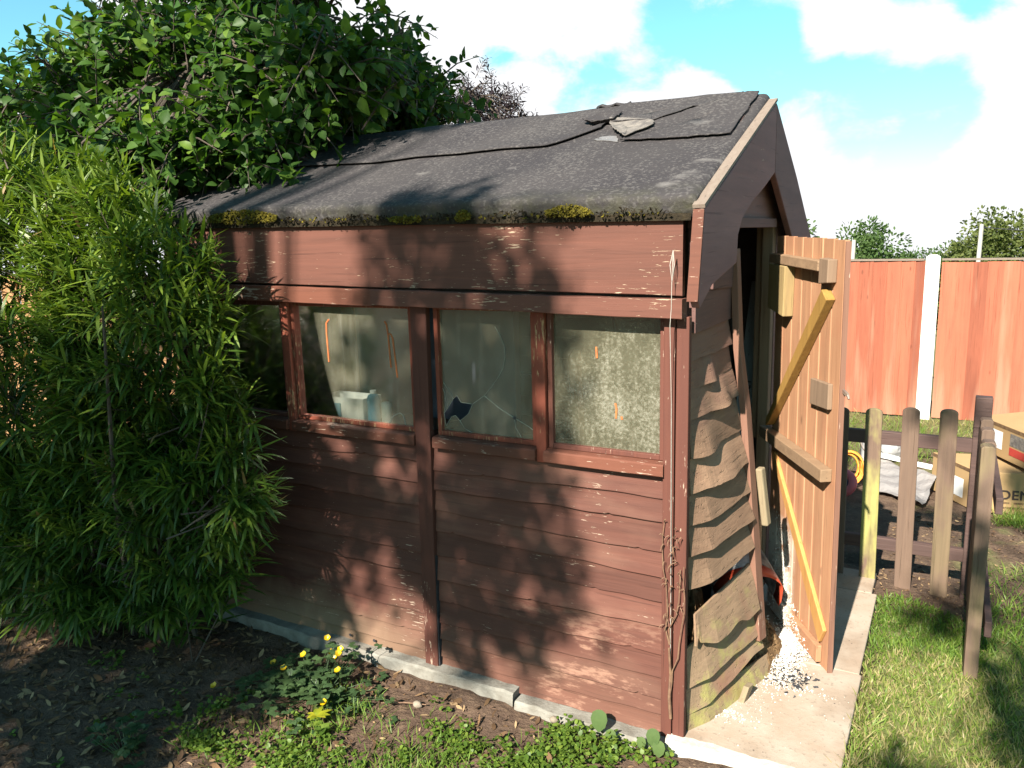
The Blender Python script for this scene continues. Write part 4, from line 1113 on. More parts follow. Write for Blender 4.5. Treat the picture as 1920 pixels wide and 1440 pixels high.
fx = (1, -0.02, 0)
for x, k, h in ((0.275, 0.05, 0.80), (0.410, 0.80, 0.805), (0.555, 0.22, 0.82), (0.698, 0.36, 0.825)):
    picket(x, 1.505, 0.068, h, 0.018, fx, pf, k, lean=-0.012)
for z0, z1 in ((0.645, 0.705), (0.158, 0.215)):
    mb = MB(); mb.box((-0.05, 1.507, z0), (0.80, 1.537, z1)); mb.build('rail', M['picket_rail'], pf, bevel=0.004)
mb = MB(); mb.box((0.780, 1.50, -0.05), (0.842, 1.56, 0.885)); mb.build('post', M['picket_rail'], pf, bevel=0.004)
# the return towards the camera, seen end on
pg = thing('picket_gate', 'short picket gate standing edge on at the fence post', 'gate', (0.815, 1.15, 0))
for (y, k, h, x) in ((0.80, 0.40, 0.852, 0.812), (1.00, 0.2, 0.82, 0.822), (1.20, 0.3, 0.82, 0.824), (1.38, 0.3, 0.82, 0.826)):
    mb = MB(); mb.prism([(-0.022, 0.0 if y < 0.9 else 0.03), (0.022, 0.0 if y < 0.9 else 0.03), (0.022, h - 0.008), (0.014, h), (-0.014, h), (-0.022, h - 0.008)], (x, y, 0), (1, 0.05, 0), (-0.004, 0, 1), (-0.05, 1, 0), 0.055, k)
    mb.build('picket', M['picket'], pg, bevel=0.003)
for z0, z1 in ((0.60, 0.66), (0.14, 0.20)):
    mb = MB(); mb.box((0.845, 0.86, z0), (0.868, 1.49, z1)); mb.build('rail', M['picket_rail'], pg, bevel=0.003)

# ------------------------------------------------------------------ boundary fence
FY = 5.13
bf = thing('boundary_fence', 'tall red stained board fence across the back of the garden', 'fence', (0.5, FY, 0))
for pi_, (x0, x1) in enumerate(((-4.2, -2.40), (-2.26, -1.02), (-0.90, 0.445), (0.575, 2.0), (2.12, 3.9))):
    mb = MB(); x = x0; rr = random.Random(60 + pi_)
    while x < x1:
        w_ = min(0.118 + rr.uniform(-0.004, 0.004), x1 - x + 0.012); h = 1.305 + rr.uniform(-0.003, 0.003) - 0.012 * (x > 0.5)
        k = rr.random()
        mb.prism([(0, 0.0), (w_, -0.009), (w_, 0.0), (0, 0.010)], (x, FY, 0.0), (1, 0, 0), (0, 1, 0), (0, 0, 1), h, k); x += w_ - 0.012
    mb.build('fence_panel', M['fence'], bf)
    mb = MB(); mb.box((x0, FY - 0.016, 1.306), (x1, FY + 0.03, 1.322)); mb.build('capping', M['edge'], bf)
for x in (-2.33, -0.96, 0.51, 2.06):
    mb = MB(); a = 0.054
    mb.prism([(-a, -0.05), (a, -0.05), (a * 0.98, 1.335), (a * 0.5, 1.352), (-a * 0.5, 1.352), (-a * 0.98, 1.335)], (x, FY - 0.05, 0), (1, 0, 0), (0, 0, 1), (0, 1, 0), 0.10); mb.build('concrete_post', M['post_white'], bf, bevel=0.006)
# side fence glimpsed through the bush
sf = thing('side_fence', 'tan and red board fence glimpsed through the narrow leaved bush', 'fence', (-4.0, 0.6, 0))
mb = MB(); rr = random.Random(4)
for i in range(30):
    x = -5.6 + i * 0.118
    mb.box((x, 1.0 - 0.02 * (i % 2), 0.0), (x + 0.112, 1.018 - 0.02 * (i % 2), 1.42 + rr.uniform(-0.01, 0.01)))
mb.build('fence_panel', M['oldfence'], sf)
mb = MB(); mb.box((-5.6, 1.022, 0.3), (-2.2, 1.06, 0.37)); mb.box((-5.6, 1.022, 1.1), (-2.2, 1.06, 1.17)); mb.build('rail', M['oldfence'], sf)

# ------------------------------------------------------------------ clutter behind the pickets
def carton(name, label, corner, a, b, h, loc_label, tilt=0.0):
    """carton standing at corner with edges a, b (vectors) and height h"""
    t = thing(name, label, 'box', tuple(corner), 'cardboard cartons behind the pickets')
    c, a, b = Vector(corner), Vector(a), Vector(b); up = Vector((0, 0, h)) if not tilt else (Vector((0, 0, 1)) + Vector(tilt)).normalized() * h
    mb = MB(); vs_ = [c, c + a, c + a + b, c + b]; vs_ += [v + up for v in vs_]
    mb.add(vs_, [(3, 2, 1, 0), (4, 5, 6, 7), (0, 1, 5, 4), (1, 2, 6, 5), (2, 3, 7, 6), (3, 0, 4, 7)]); mb.build('carton_body', M['card'], t, bevel=0.004)
    return t, c, a, b, up


def on_face(t, o, ux, uy, x0, x1, y0, y1, m, name, out):
    mb = MB(); o, ux, uy, out = Vector(o), Vector(ux).normalized(), Vector(uy).normalized(), Vector(out).normalized()
    mb.prism([(x0, y0), (x1, y0), (x1, y1), (x0, y1)], o + out * 0.0008, ux, uy, out, 0.0008); return mb.build(name, m, t)


t, c, a, b, up = carton('carton', 'lower cardboard carton printed DEN standing behind the pickets', (0.852, 2.72, 0.0), (0.46, 0.10, 0), (-0.225, 0.34, 0), 0.235, '')
nf = a.cross(up).normalized(); nl = up.cross(b).normalized()     # outward normals of the front and left faces
if nf.y > 0: nf = -nf
if nl.x > 0: nl = -nl
LB = b.length
text('DEN', 0.074, frame(c + a.normalized() * 0.118 + up * 0.36 + nf * 0.0025, a, up), M['card_ink'], t)
for i, (x0, x1, z0) in enumerate(((0.11, 0.17, 0.058), (0.11, 0.26, 0.030), (0.19, 0.24, 0.058))):
    on_face(t, c, a, up, x0, x1, z0, z0 + 0.010, M['card_tape'], 'print_line', nf)
on_face(t, c + b, -b, up, 0.0, LB, 0.212, 0.232, M['card_tape'], 'printed_band', nl)
on_face(t, c + b, -b, up, 0.05, 0.11, 0.055, 0.16, M['paper'], 'label_sheet', nl)
on_face(t, c + b, -b, up, 0.215, 0.30, 0.045, 0.155, M['paper'], 'label_sheet', nl)
on_face(t, c + b, -b, up, 0.125, 0.165, 0.065, 0.185, M['redlabel'], 'label_sheet', nl)
t, c, a, b, up = carton('carton', 'upper cardboard carton with white and red labels tipped on the lower one', (1.10, 2.70, 0.265), (0.45, 0.15, 0.06), (-0.235, 0.52, -0.015), 0.20, '', (0, -0.05, 0))
nl = up.cross(b).normalized()
if nl.x > 0: nl = -nl
LB = b.length
on_face(t, c + b, -b, up, 0.0, LB, 0.178, 0.197, M['card_tape'], 'printed_band', nl)
on_face(t, c + b, -b, up, 0.09, 0.26, 0.05, 0.155, M['paper'], 'label_sheet', nl)
on_face(t, c + b, -b, up, 0.34, 0.52, 0.04, 0.085, M['redlabel'], 'label_sheet', nl)
on_face(t, c + b, -b, up, 0.34, 0.50, 0.095, 0.165, M['felt_pale'], 'smudge_label', nl)

bk = thing('plastic_tub', 'white plastic tub standing behind the palest picket', 'tub', (0.262, 3.25, 0))
mb = MB(); mb.lathe([(0, 0), (0.052, 0), (0.054, 0.004), (0.060, 0.255), (0.064, 0.257), (0.064, 0.27), (0.058, 0.27), (0.052, 0.02), (0, 0.02)], (0.262, 3.25, 0), 24); mb.build('tub_body', M['white_plastic'], bk, smooth=True)
mb = MB(); mb.tube([(0.262 + 0.064 * math.cos(t), 3.25 + 0.064 * math.sin(t), 0.262 - 0.10 * math.sin((t - 3.3) / 2.6 * 3.14)) for t in np.linspace(3.3, 5.9, 14)], 0.003, 5); mb.build('tub_handle', M['metal'], bk)
co_ = thing('cable_coil', 'coil of orange cable lying beside the white tub', 'cable', (0.17, 2.98, 0.05))
mb = MB(); rr = random.Random(2)
for i in range(9):
    r_ = 0.075 + rr.uniform(-0.012, 0.012); o_ = Vector((0.165, 2.98, 0.105)) + Vector((rr.uniform(-0.008, 0.008), rr.uniform(-0.03, 0.03), 0)); tl = rr.uniform(-0.2, 0.2)
    mb.tube([o_ + Vector((r_ * math.cos(t), 0.05 * math.sin(t + tl), r_ * 1.1 * math.sin(t))) for t in np.linspace(0, 6.4, 22)], 0.006, 6)
mb.build('cable_loops', M['cable'], co_, smooth=True)
pr_ = thing('plastic_ring', 'pink plastic ring with a navy core lying by the orange cable', 'ring', (0.165, 2.72, 0.05))
mb = MB(); rr = [(0.062 + 0.024 * math.cos(t), 0.028 * math.sin(t)) for t in np.linspace(0, 6.2832, 13)]
mb.lathe(rr, (0, 0, 0), 26); rot = Matrix.Translation((0.163, 2.72, 0.078)) @ Matrix.Rotation(R(62), 4, 'X') @ Matrix.Rotation(R(-20), 4, 'Y')
mb.v = [tuple(rot @ Vector(v)) for v in mb.v]; mb.build('ring_body', M['pink'], pr_, smooth=True)
mb = MB(); mb.lathe([(0.0, -0.01), (0.037, -0.012), (0.037, 0.012), (0.0, 0.014)], (0, 0, 0), 20); mb.v = [tuple(rot @ Vector(v)) for v in mb.v]; mb.build('ring_core', M['navy'], pr_)


def sheet(name, label, cat, pts, m, seed, thick=0.004, amp=0.012, n=14):
    """crumpled sheet spanning four corner points"""
    mb = MB(); rr = random.Random(seed); wv, wu = wave(seed, amp, (5, 9, 17)), wave(seed + 3, amp, (6, 11, 19)); a, b, c, d = map(Vector, pts)
    mb.grid([[a.lerp(b, u).lerp(d.lerp(c, u), v) + Vector((rr.uniform(-1, 1) * 0.004, rr.uniform(-1, 1) * 0.004, wv(u + v * 0.7) + wu(v - u * 0.4))) for v in np.linspace(0, 1, n)] for u in np.linspace(0, 1, n)])
    return tag(mb.build(name, m, solid=thick), label, cat)


sheet('plastic_sheet', 'crumpled grey plastic sheet lying on the soil behind the pickets', 'sheet', [(0.28, 2.86, 0.03), (0.60, 2.62, 0.05), (0.66, 3.05, 0.09), (0.33, 3.3, 0.10)], M['tarp'], 5)
sheet('pale_board', 'thin whitish board lying across the grey sheet behind the pickets', 'board', [(0.30, 3.28, 0.115), (0.62, 3.1, 0.115), (0.63, 3.16, 0.12), (0.31, 3.36, 0.12)], M['white_plastic'], 6, 0.008, 0.002)
mb = MB(); rr = random.Random(10); P = []
for i in range(9):
    f = i / 8; P.append([(0.345 + 0.09 * math.sin(f * 3.0) * math.cos(t) * (1 + 0.12 * math.sin(5 * t + i)), 3.62 + 0.08 * math.sin(f * 3.0) * math.sin(t) * (1 + 0.1 * math.sin(3 * t)), 0.15 * (0.5 - 0.5 * math.cos(f * 3.14)) + rr.uniform(-0.004, 0.004)) for t in np.linspace(0, 6.2832, 17)])
mb.grid(P)
mb.tube([(0.41, 3.62, 0.13), (0.5, 3.63, 0.135), (0.62, 3.66, 0.13)], [0.012, 0.009, 0.008], 6)
tag(mb.build('grey_bag', M['bag']), 'tied grey bag slumped behind the brown pickets', 'bag')

# ------------------------------------------------------------------ leaves
def template(us, ws, fold):
    """rows of (u, width) -> 3-wide leaf, or 2-wide when fold is None"""
    cols = (-1, 1) if fold is None else (-1, 0, 1)
    uv = np.array([(u, c * w_, abs(c)) for u, w_ in zip(us, ws) for c in cols]); k = len(cols)
    fs = np.array([(i * k + j, i * k + j + 1, (i + 1) * k + j + 1, (i + 1) * k + j) for i in range(len(us) - 1) for j in range(k - 1)])
    return uv, fs, fold or 0.0


T_NARROW = template([0, 0.2, 0.5, 0.8, 1.0], [0.35, 0.85, 1.0, 0.6, 0.03], None)
T_OVATE = template([0, 0.1, 0.35, 0.65, 0.88, 1.0], [0.05, 0.45, 1.0, 0.82, 0.35, 0.02], 0.3)
T_SMALL = template([0, 0.4, 0.75, 1.0], [0.1, 1.0, 0.8, 0.05], None)
T_ROUND = template([0, 0.12, 0.4, 0.75, 1.0], [0.3, 0.8, 1.0, 0.75, 0.1], 0.12)


def norm(a): return a / np.maximum(np.linalg.norm(a, axis=-1, keepdims=True), 1e-9)


def leaves(name, P, Dv, Nn, Ln, Wd, T, droop, m, parent=None, rnd=None, smooth=True):
    uv, fs, fold = T; P, Dv, Nn = np.asarray(P, float), norm(np.asarray(Dv, float)), np.asarray(Nn, float)
    S = norm(np.cross(Dv, Nn)); Nn = np.cross(S, Dv); n = len(P)
    Ln = np.broadcast_to(np.asarray(Ln, float), (n,)); Wd = np.broadcast_to(np.asarray(Wd, float), (n,)); dr = np.broadcast_to(np.asarray(droop, float), (n,))
    u, v, av = uv[:, 0][None, :, None], uv[:, 1][None, :, None], (np.abs(uv[:, 1]) * fold)[None, :, None]
    L_, W_ = Ln[:, None, None], Wd[:, None, None] / 2
    V = P[:, None] + Dv[:, None] * u * L_ * (1 - 0.25 * np.abs(dr)[:, None, None] * u) + S[:, None] * v * W_ + Nn[:, None] * (av * W_ - dr[:, None, None] * u * u * L_)
    k = len(uv); F = (fs[None] + (np.arange(n) * k)[:, None, None]).reshape(-1, 4)
    rnd = rng.random(n) if rnd is None else rnd
    return link(name, np_mesh(name, V.reshape(-1, 3), F, np.repeat(rnd, k)), m, parent, smooth=smooth)


def unit(n):
    return norm(rng.standard_normal((n, 3)))


# ---- narrow leaved bush in front of the left half of the wall
bush = thing('narrow_leaved_bush', 'large bush of long narrow leaves in front of the left end of the shed', 'bush', (-2.4, -0.3, 0))
tips, dirs = [], []
ELL = [((-2.75, -0.22, 1.04), (0.90, 0.52, 1.04), 0.42), ((-2.05, -0.34, 1.19), (0.57, 0.26, 0.70), 0.21), ((-2.1, -0.36, 0.62), (0.62, 0.26, 0.50), 0.13), ((-3.4, -0.1, 0.9), (0.7, 0.6, 1.15), 0.13), ((-2.65, -0.46, 0.40), (0.62, 0.26, 0.42), 0.16), ((-1.72, -0.36, 0.76), (0.38, 0.18, 0.30), 0.07)]
N_SH = 2500
for c, rad, sh in ELL:
    n = int(N_SH * sh); d = unit(n * 3); d = d[(d[:, 1] < 0.45) | (rng.random(len(d)) < 0.3)][:n]
    f = 0.62 + 0.42 * rng.random(len(d)) ** 0.7
    p = np.array(c) + d * np.array(rad) * f[:, None]
    tips.append(p); dirs.append(norm(d / np.array(rad) * 0.5 + np.array([0, -0.2, 0.75]) + 0.35 * rng.standard_normal(d.shape)))
# a few sprays that reach out over the wall and windows
for p in [(-1.52, -0.36, 1.45), (-1.45, -0.35, 1.30), (-1.48, -0.38, 1.12), (-1.40, -0.34, 0.98), (-1.35, -0.36, 0.88), (-1.31, -0.35, 0.93), (-1.55, -0.4, 0.75), (-1.62, -0.38, 0.6), (-1.46, -0.33, 0.83), (-1.6, -0.4, 1.55), (-1.7, -0.4, 1.66), (-1.55, -0.34, 1.6), (-1.8, -0.4, 0.42), (-1.9, -0.5, 0.32), (-1.68, -0.42, 0.5)]:
    tips.append(np.array([p])); dirs.append(norm(np.array([[0.8, -0.15, 0.25]]) + 0.25 * rng.standard_normal((1, 3))))
tips = np.concatenate(tips); dirs = np.concatenate(dirs)
ok = (tips[:, 2] > 0.06) & ~((tips[:, 0] > -2.28) & (tips[:, 1] > -0.10)) & (tips[:, 1] < 0.7)
hol = np.sin(tips[:, 0] * 9.0 + 2.0 * np.sin(tips[:, 2] * 5)) * np.sin(tips[:, 2] * 10.5 + 1.7 * np.sin(tips[:, 0] * 6)) * np.cos(tips[:, 1] * 6)
ok &= ~((hol > 0.30) & (rng.random(len(tips)) < 0.85))
# thin the foot so light and fence show through
gapn = np.sin(tips[:, 0] * 7 + 1) * np.sin(tips[:, 2] * 8 + 2 * tips[:, 0])
ok &= ~((tips[:, 2] < 0.75) & (gapn > 0.55))
tips, dirs = tips[ok], dirs[ok]
NL = 19; n = len(tips)
idx = np.repeat(np.arange(n), NL); q = np.tile(np.linspace(0.0, 1.0, NL), n)
sl = rng.uniform(0.12, 0.21, n)                                  # leafy length of the shoot
a1 = norm(np.cross(dirs, unit(n))); a2 = np.cross(dirs, a1)
ph = q * NL * 2.4 + rng.random(n)[idx] * 6.28
radial = a1[idx] * np.cos(ph)[:, None] + a2[idx] * np.sin(ph)[:, None]
base = tips[idx] - dirs[idx] * (sl[idx] * (1 - q))[:, None]
ld = norm(dirs[idx] * (0.55 + 0.8 * q ** 2)[:, None] + radial * (1.05 - 0.6 * q ** 2)[:, None] + 0.12 * rng.standard_normal((len(q), 3)))
ln = rng.uniform(0.07, 0.165, len(q)) * (1 - 0.5 * q ** 3)
up = np.tile([0, 0, 1.0], (len(q), 1)) + 0.25 * rng.standard_normal((len(q), 3))
okl = ~((base[:, 0] > -2.2) & (base[:, 1] + ld[:, 1] * ln > -0.03))
young = np.clip(0.25 + 0.45 * q + 0.35 * rng.standard_normal(len(q)) * 0.6 + 0.25 * (tips[idx][:, 2] > 1.35), 0, 0.97)  # younger towards the tips; sunlit top of the bush also brightened in colour
young = np.where(rng.random(len(young)) < 0.008, 1.0, young)
leaves('foliage', base[okl], ld[okl], up[okl], ln[okl], (0.0065 + ln * 0.045)[okl], T_NARROW, rng.uniform(0.0, 0.42, okl.sum()), M['leaf_bush'], bush, young[okl])
mb = MB()
for i in range(0, n, 4):
    p = tips[i]; mb.tube([p - dirs[i] * 0.30, p - dirs[i] * 0.14, p], [0.0035, 0.0028, 0.0014], 4)
rr = random.Random(5)
for i in range(26):
    x0, y0 = rr.uniform(-2.9, -1.95), rr.uniform(-0.35, -0.1); a = Vector((x0, y0, 0)); e = Vector((x0 + rr.uniform(-0.5, 0.45), min(y0 + rr.uniform(-0.25, 0.1), -0.12), rr.uniform(0.8, 1.6)))
    mid = a.lerp(e, 0.5) + Vector((rr.uniform(-0.08, 0.08), rr.uniform(-0.06, 0.0), 0)); mb.tube([a, mid, e], [0.012, 0.009, 0.004], 5)
tag(mb.build('stem', M['bark'], bush), kind='stuff')

# ---- broad leaved tree behind the shed, hanging over its roof
def twig_tree(name, label, cat, base_, trunk_pts, lobes, ntw, nl, L0, L1, ratio, m, bark, seed, droop=0.25, keep=None, twl=(0.25, 0.5), group=None, T=T_OVATE, upb=0.25, limbs=None):
    global rng
    rng = np.random.default_rng(seed)
    t = thing(name, label, cat, base_, group)
    P0, D0 = [], []
    for c, rad, sh in lobes:
        k = int(ntw * sh); d = unit(k); f = 0.30 + 0.72 * rng.random(k) ** 0.6
        P0.append(np.array(c) + d * np.array(rad) * f[:, None]); D0.append(norm(d + np.array([0, 0, upb]) + 0.5 * rng.standard_normal((k, 3))))
    P0, D0 = np.concatenate(P0), np.concatenate(D0)
    if keep is not None:
        kq = keep(P0); P0, D0 = P0[kq], D0[kq]
    n = len(P0); tl = rng.uniform(*twl, n)
    idx = np.repeat(np.arange(n), nl); q = np.tile((np.arange(nl) + 0.5) / nl, n)
    sag = -0.18 * (q ** 2) * tl[idx]
    b = P0[idx] + D0[idx] * ((q - 0.6) * tl[idx])[:, None]; b[:, 2] += sag
    a1 = norm(np.cross(D0, unit(n))); a2 = np.cross(D0, a1); ph = q * nl * 2.4 + 6.28 * rng.random(n)[idx]
    rad_ = a1[idx] * np.cos(ph)[:, None] + a2[idx] * np.sin(ph)[:, None]
    ld = norm(D0[idx] * 0.55 + rad_ * 0.8 + np.array([0, -0.1, -0.1]) + 0.25 * rng.standard_normal((len(q), 3)))
    ln = rng.uniform(L0, L1, len(q)) * (1 - 0.35 * q ** 3)
    upv = np.tile([0, -0.25, 1.0], (len(q), 1)) + 0.55 * rng.standard_normal((len(q), 3))
    tone = np.clip(rng.random(n)[idx] * 0.6 + 0.25 * rng.random(len(q)) + 0.22 * (q > 0.75), 0, 1)
    b = b + ld * 0.012
    leaves('crown', b, ld, upv, ln, ln * ratio * rng.uniform(0.85, 1.15, len(q)), T, rng.uniform(-0.05, droop * 2, len(q)), m, t, tone)
    mb = MB()
    for tp, tr in trunk_pts: mb.tube(tp, tr, 8)
    ends = [Vector(p) for tp, _ in trunk_pts for p in tp[1:]]
    lim = np.array([tuple(e) for e in ends])
    for i in range(n):
        p = Vector(P0[i]); d = Vector(D0[i]); a = p - d * 0.6 * float(tl[i]); e = p + d * 0.4 * float(tl[i]) + Vector((0, 0, -0.18 * float(tl[i])))
        mb.tube([a, p + Vector((0, 0, -0.03 * float(tl[i]))), e], [0.006 * L1 / 0.11, 0.004 * L1 / 0.11, 0.0015 * L1 / 0.11], 4)
        if i % 3 == 0:
            j = int(np.argmin(((lim - P0[i]) ** 2).sum(1))); mb.tube([ends[j], ends[j].lerp(a, 0.5) + Vector((0, 0, 0.05)), a], [0.014 * L1 / 0.11, 0.010 * L1 / 0.11, 0.006 * L1 / 0.11], 5)
    mb.build('trunk', bark, t)
    return t


def roof_clear(p):
    front = (p[:, 0] > -2.3) & (p[:, 1] < 1.85) & (p[:, 1] > -0.2)
    zr = np.where(p[:, 1] < RY, 1.66 + 0.46 * (p[:, 1] + 0.09), RZ - 0.58 * (p[:, 1] - RY))
    return ~(front & (p[:, 2] < zr + 0.06))


twig_tree('broad_leaved_tree', 'broad glossy leaved tree hanging over the left end of the shed roof', 'tree', (-3.0, 1.95, 0),
          [([(-3.0, 1.95, -0.05), (-2.95, 1.92, 1.2), (-2.85, 1.85, 2.0), (-2.75, 1.75, 2.5), (-2.75, 1.65, 2.85)], [0.11, 0.09, 0.07, 0.045, 0.02]),
           ([(-2.93, 1.9, 1.7), (-2.6, 1.6, 2.15), (-2.25, 1.3, 2.4), (-1.9, 1.1, 2.45)], [0.06, 0.045, 0.03, 0.015]),
           ([(-2.9, 1.88, 1.9), (-3.3, 1.6, 2.4), (-3.6, 1.3, 2.8)], [0.06, 0.04, 0.02]), ([(-2.9, 1.88, 1.9), (-2.9, 1.3, 2.3), (-2.7, 0.9, 2.5), (-2.5, 0.6, 2.5)], [0.05, 0.035, 0.025, 0.012])],
          [((-3.3, 1.5, 2.85), (1.05, 0.7, 0.80), 0.28), ((-2.65, 1.5, 2.95), (0.6, 0.5, 0.42), 0.12), ((-2.25, 1.45, 2.60), (0.52, 0.5, 0.40), 0.14), ((-2.95, 0.55, 2.28), (0.75, 0.45, 0.5), 0.20), ((-4.4, 1.1, 2.5), (0.95, 0.6, 0.62), 0.19), ((-2.35, 1.5, 2.25), (0.75, 0.4, 0.25), 0.09), ((-2.0, 0.65, 2.36), (0.5, 0.35, 0.30), 0.10), ((-2.15, 0.42, 2.06), (0.42, 0.30, 0.22), 0.07), ((-2.38, 0.15, 1.98), (0.38, 0.30, 0.20), 0.06), ((-2.85, 0.25, 2.02), (0.45, 0.35, 0.28), 0.06)],
          1900, 13, 0.054, 0.096, 0.60, M['leaf_tree'], M['bark'], 21, keep=lambda p: (noise2(p[:, 0] * 1.5 + p[:, 1], p[:, 2] * 1.6, 33) < 0.48) & roof_clear(p) & ~((p[:, 0] < -3.95) & (p[:, 2] > 2.72)))
# one spray reaching down over the roof near the eave belongs to the same tree
broad = bpy.data.objects['broad_leaved_tree']
sp = [Vector(p) for p in ((-2.6, 0.55, 2.05), (-2.17, 0.27, 1.905), (-1.91, 0.25, 1.92), (-1.75, 0.24, 1.875), (-1.67, 0.22, 1.84))]
mb = MB(); mb.tube(sp, [0.008, 0.007, 0.005, 0.004, 0.002], 5); mb.build('overhanging_branch', M['bark'], broad)
rng = np.random.default_rng(77)
bp, bd = [], []
for i in range(34):
    f = 0.25 + 0.75 * i / 33; k = f * (len(sp) - 1); a = sp[int(min(k, 3))].lerp(sp[int(min(k, 3)) + 1], k - int(min(k, 3))); bp.append(tuple(a)); bd.append((0.5, -0.3, -0.3) + rng.standard_normal(3) * 0.7)
leaves('branch_leaves', bp, bd, np.tile([0, -0.3, 1.0], (34, 1)) + 0.4 * rng.standard_normal((34, 3)), rng.uniform(0.05, 0.095, 34), rng.uniform(0.032, 0.056, 34), T_OVATE, 0.25, M['leaf_tree'], broad, np.clip(0.5 + 0.4 * rng.random(34), 0, 1))

# purple leaved shrub beyond the ridge
twig_tree('purple_leaved_tree', 'dark purple feathery tree showing above the ridge of the shed', 'tree', (-3.9, 5.0, 0),
          [([(-3.9, 5.0, -0.05), (-3.85, 4.98, 1.2), (-3.8, 4.95, 2.2), (-3.75, 4.9, 3.0)], [0.08, 0.06, 0.045, 0.015]), ([(-3.85, 4.98, 1.3), (-3.4, 4.9, 2.1), (-3.1, 4.85, 2.5)], [0.04, 0.03, 0.012])],
          [((-3.72, 4.95, 2.88), (0.38, 0.4, 0.46), 0.6), ((-3.38, 4.95, 2.72), (0.36, 0.4, 0.34), 0.4)], 150, 22, 0.05, 0.085, 0.22, M['leaf_purple'], M['bark'], 31, twl=(0.25, 0.45))

# far trees beyond the fence
def far_tree(label, x, y, zb, h, w_, m, seed, ncl=60, group='trees beyond the red fence'):
    global rng
    rng = np.random.default_rng(seed)
    t = thing('distant_tree', label, 'tree', (x, y, zb), group)
    d = unit(ncl); f = 0.35 + 0.6 * rng.random(ncl) ** 0.5; c = np.array([x, y, zb + h * 0.62]) + d * np.array([w_ / 2, w_ / 2, h * 0.38]) * f[:, None]
    nl = 240; idx = np.repeat(np.arange(ncl), nl); dd = unit(ncl * nl); r_ = h * 0.105 * (0.7 + 0.6 * rng.random(ncl))
    P_ = c[idx] + dd * (r_[idx] * rng.random(ncl * nl) ** 0.4)[:, None]
    ls = h * 0.0125
    leaves('crown', P_, dd + 0.6 * unit(ncl * nl), unit(ncl * nl) + np.array([0, 0, 0.8]), rng.uniform(0.8, 1.6, len(P_)) * ls * 1.6, ls * 1.1, T_SMALL, 0.2, m, t, np.clip(rng.random(ncl)[idx] * 0.7 + 0.3 * rng.random(len(P_)), 0, 1))
    mb = MB(); mb.tube([(x, y, zb - 0.2), (x + 0.05, y, zb + h * 0.35), (x, y, zb + h * 0.7)], [h * 0.025, h * 0.02, h * 0.008], 7)
    for i in range(0, ncl, 3): mb.tube([(x, y, zb + h * 0.4), tuple((np.array([x, y, zb + h * 0.45]) + c[i]) / 2), tuple(c[i])], [h * 0.01, h * 0.007, h * 0.003], 4)
    mb.build('trunk', M['bark'], t)


far_tree('tall narrow green tree beyond the fence beside the open door', -1.62, 24, -3.0, 4.75, 1.55, M['leaf_far'], 41, 46)
far_tree('low bushy tree below the tall narrow tree beyond the fence', -1.85, 25, -3.0, 3.75, 2.2, M['leaf_far'], 46, 34)
far_tree('small low tree beyond the fence left of the white post', -0.30, 27, -3.2, 4.15, 2.0, M['leaf_far'], 42, 36)
far_tree('round olive tree beyond the fence at the right edge', 1.75, 26, -3.2, 4.95, 2.7, M['leaf_far2'], 43, 60)
far_tree('dark green tree beyond the fence just right of the white post', 0.72, 28, -3.2, 4.35, 2.4, M['leaf_far'], 44, 44)
far_tree('tree whose twigs show past the right slope of the shed gable', -3.95, 24, -3.0, 5.0, 1.25, M['leaf_far'], 45, 30)
for lab, x, y, z0, z1 in (('thin pale pole in front of the tall narrow tree', -1.86, 21.5, -3, 1.25), ('pale pole rising in front of the olive tree', 1.14, 22, -3, 1.58)):
    mb = MB(); mb.tube([(x, y, z0), (x + 0.03, y, (z0 + z1) / 2), (x + 0.06, y, z1)], [0.07, 0.06, 0.05], 8); tag(mb.build('utility_pole', M['pole']), lab, 'pole', 'poles beyond the fence')
mb = MB(); mb.tube([(1.2, 22, 1.5)] + [(1.2 + 1.2 * i, 22, 1.46 - 0.02 * i * (6 - i)) for i in range(1, 6)], 0.012, 4)
tag(mb.build('overhead_wire', M['char']), 'thin dark wire running right from the pale pole', 'wire')

# ------------------------------------------------------------------ trees behind the camera that dapple the scene
def cover(x, s):
    """how shaded the garden is: x across, s = height on the shed's front wall along the sun's rays"""
    c = np.zeros_like(x)
    c = np.where((x < -0.95) & (s > -0.1) & (s < 0.9), 0.45, c)
    c = np.where((x < -1.35) & (s < 0.95), 0.92, c)
    c = np.where((x < -1.38) & (s < -0.05), 0.90, c)
    c = np.where((x >= -1.38) & (x < -1.15) & (s < 0), 0.42, c)
    c = np.where((x >= -1.15) & (x < -0.9) & (s < 0.0), 0.20, c)
    c = np.where((x >= -0.95) & (x < -0.40) & (s > 0.05) & (s < 1.7), 0.45, c)
    c = np.where((x >= -0.40) & (x < 0.06) & (s > 0.05) & (s < 1.7), 0.14, c)
    c = np.where((x < -0.95) & (s >= 0.9) & (s < 1.7), 0.38, c)
    c = np.where((x < -1.5) & (s >= 1.0) & (s < 1.75), 0.10, c)
    c = np.where((s >= 1.7) & (s < 2.75) & (x < -0.85), 0.52, c)
    c = np.where((s >= 1.7) & (s < 2.75) & (x >= -0.85) & (x < -0.4), 0.25, c)
    c = np.where((s >= 2.4) & (x < -1.1), np.where(x < -2.6, 0.58, 0.38), c)
    c = np.where((x > 0.66) & (s > 0.25) & (s < 1.15), 0.42, c)
    c = np.where((x > 0.52) & (x < 0.95) & (s > 1.72) & (s < 2.0), 0.72, c)
    c = np.where((x > 0.9) & (s > 2.0) & (s < 2.5), 0.4, c)
    c = np.where((x > -1.52) & (x < -1.18) & (s > 0.84) & (s < 1.12), 0, c)
    return c


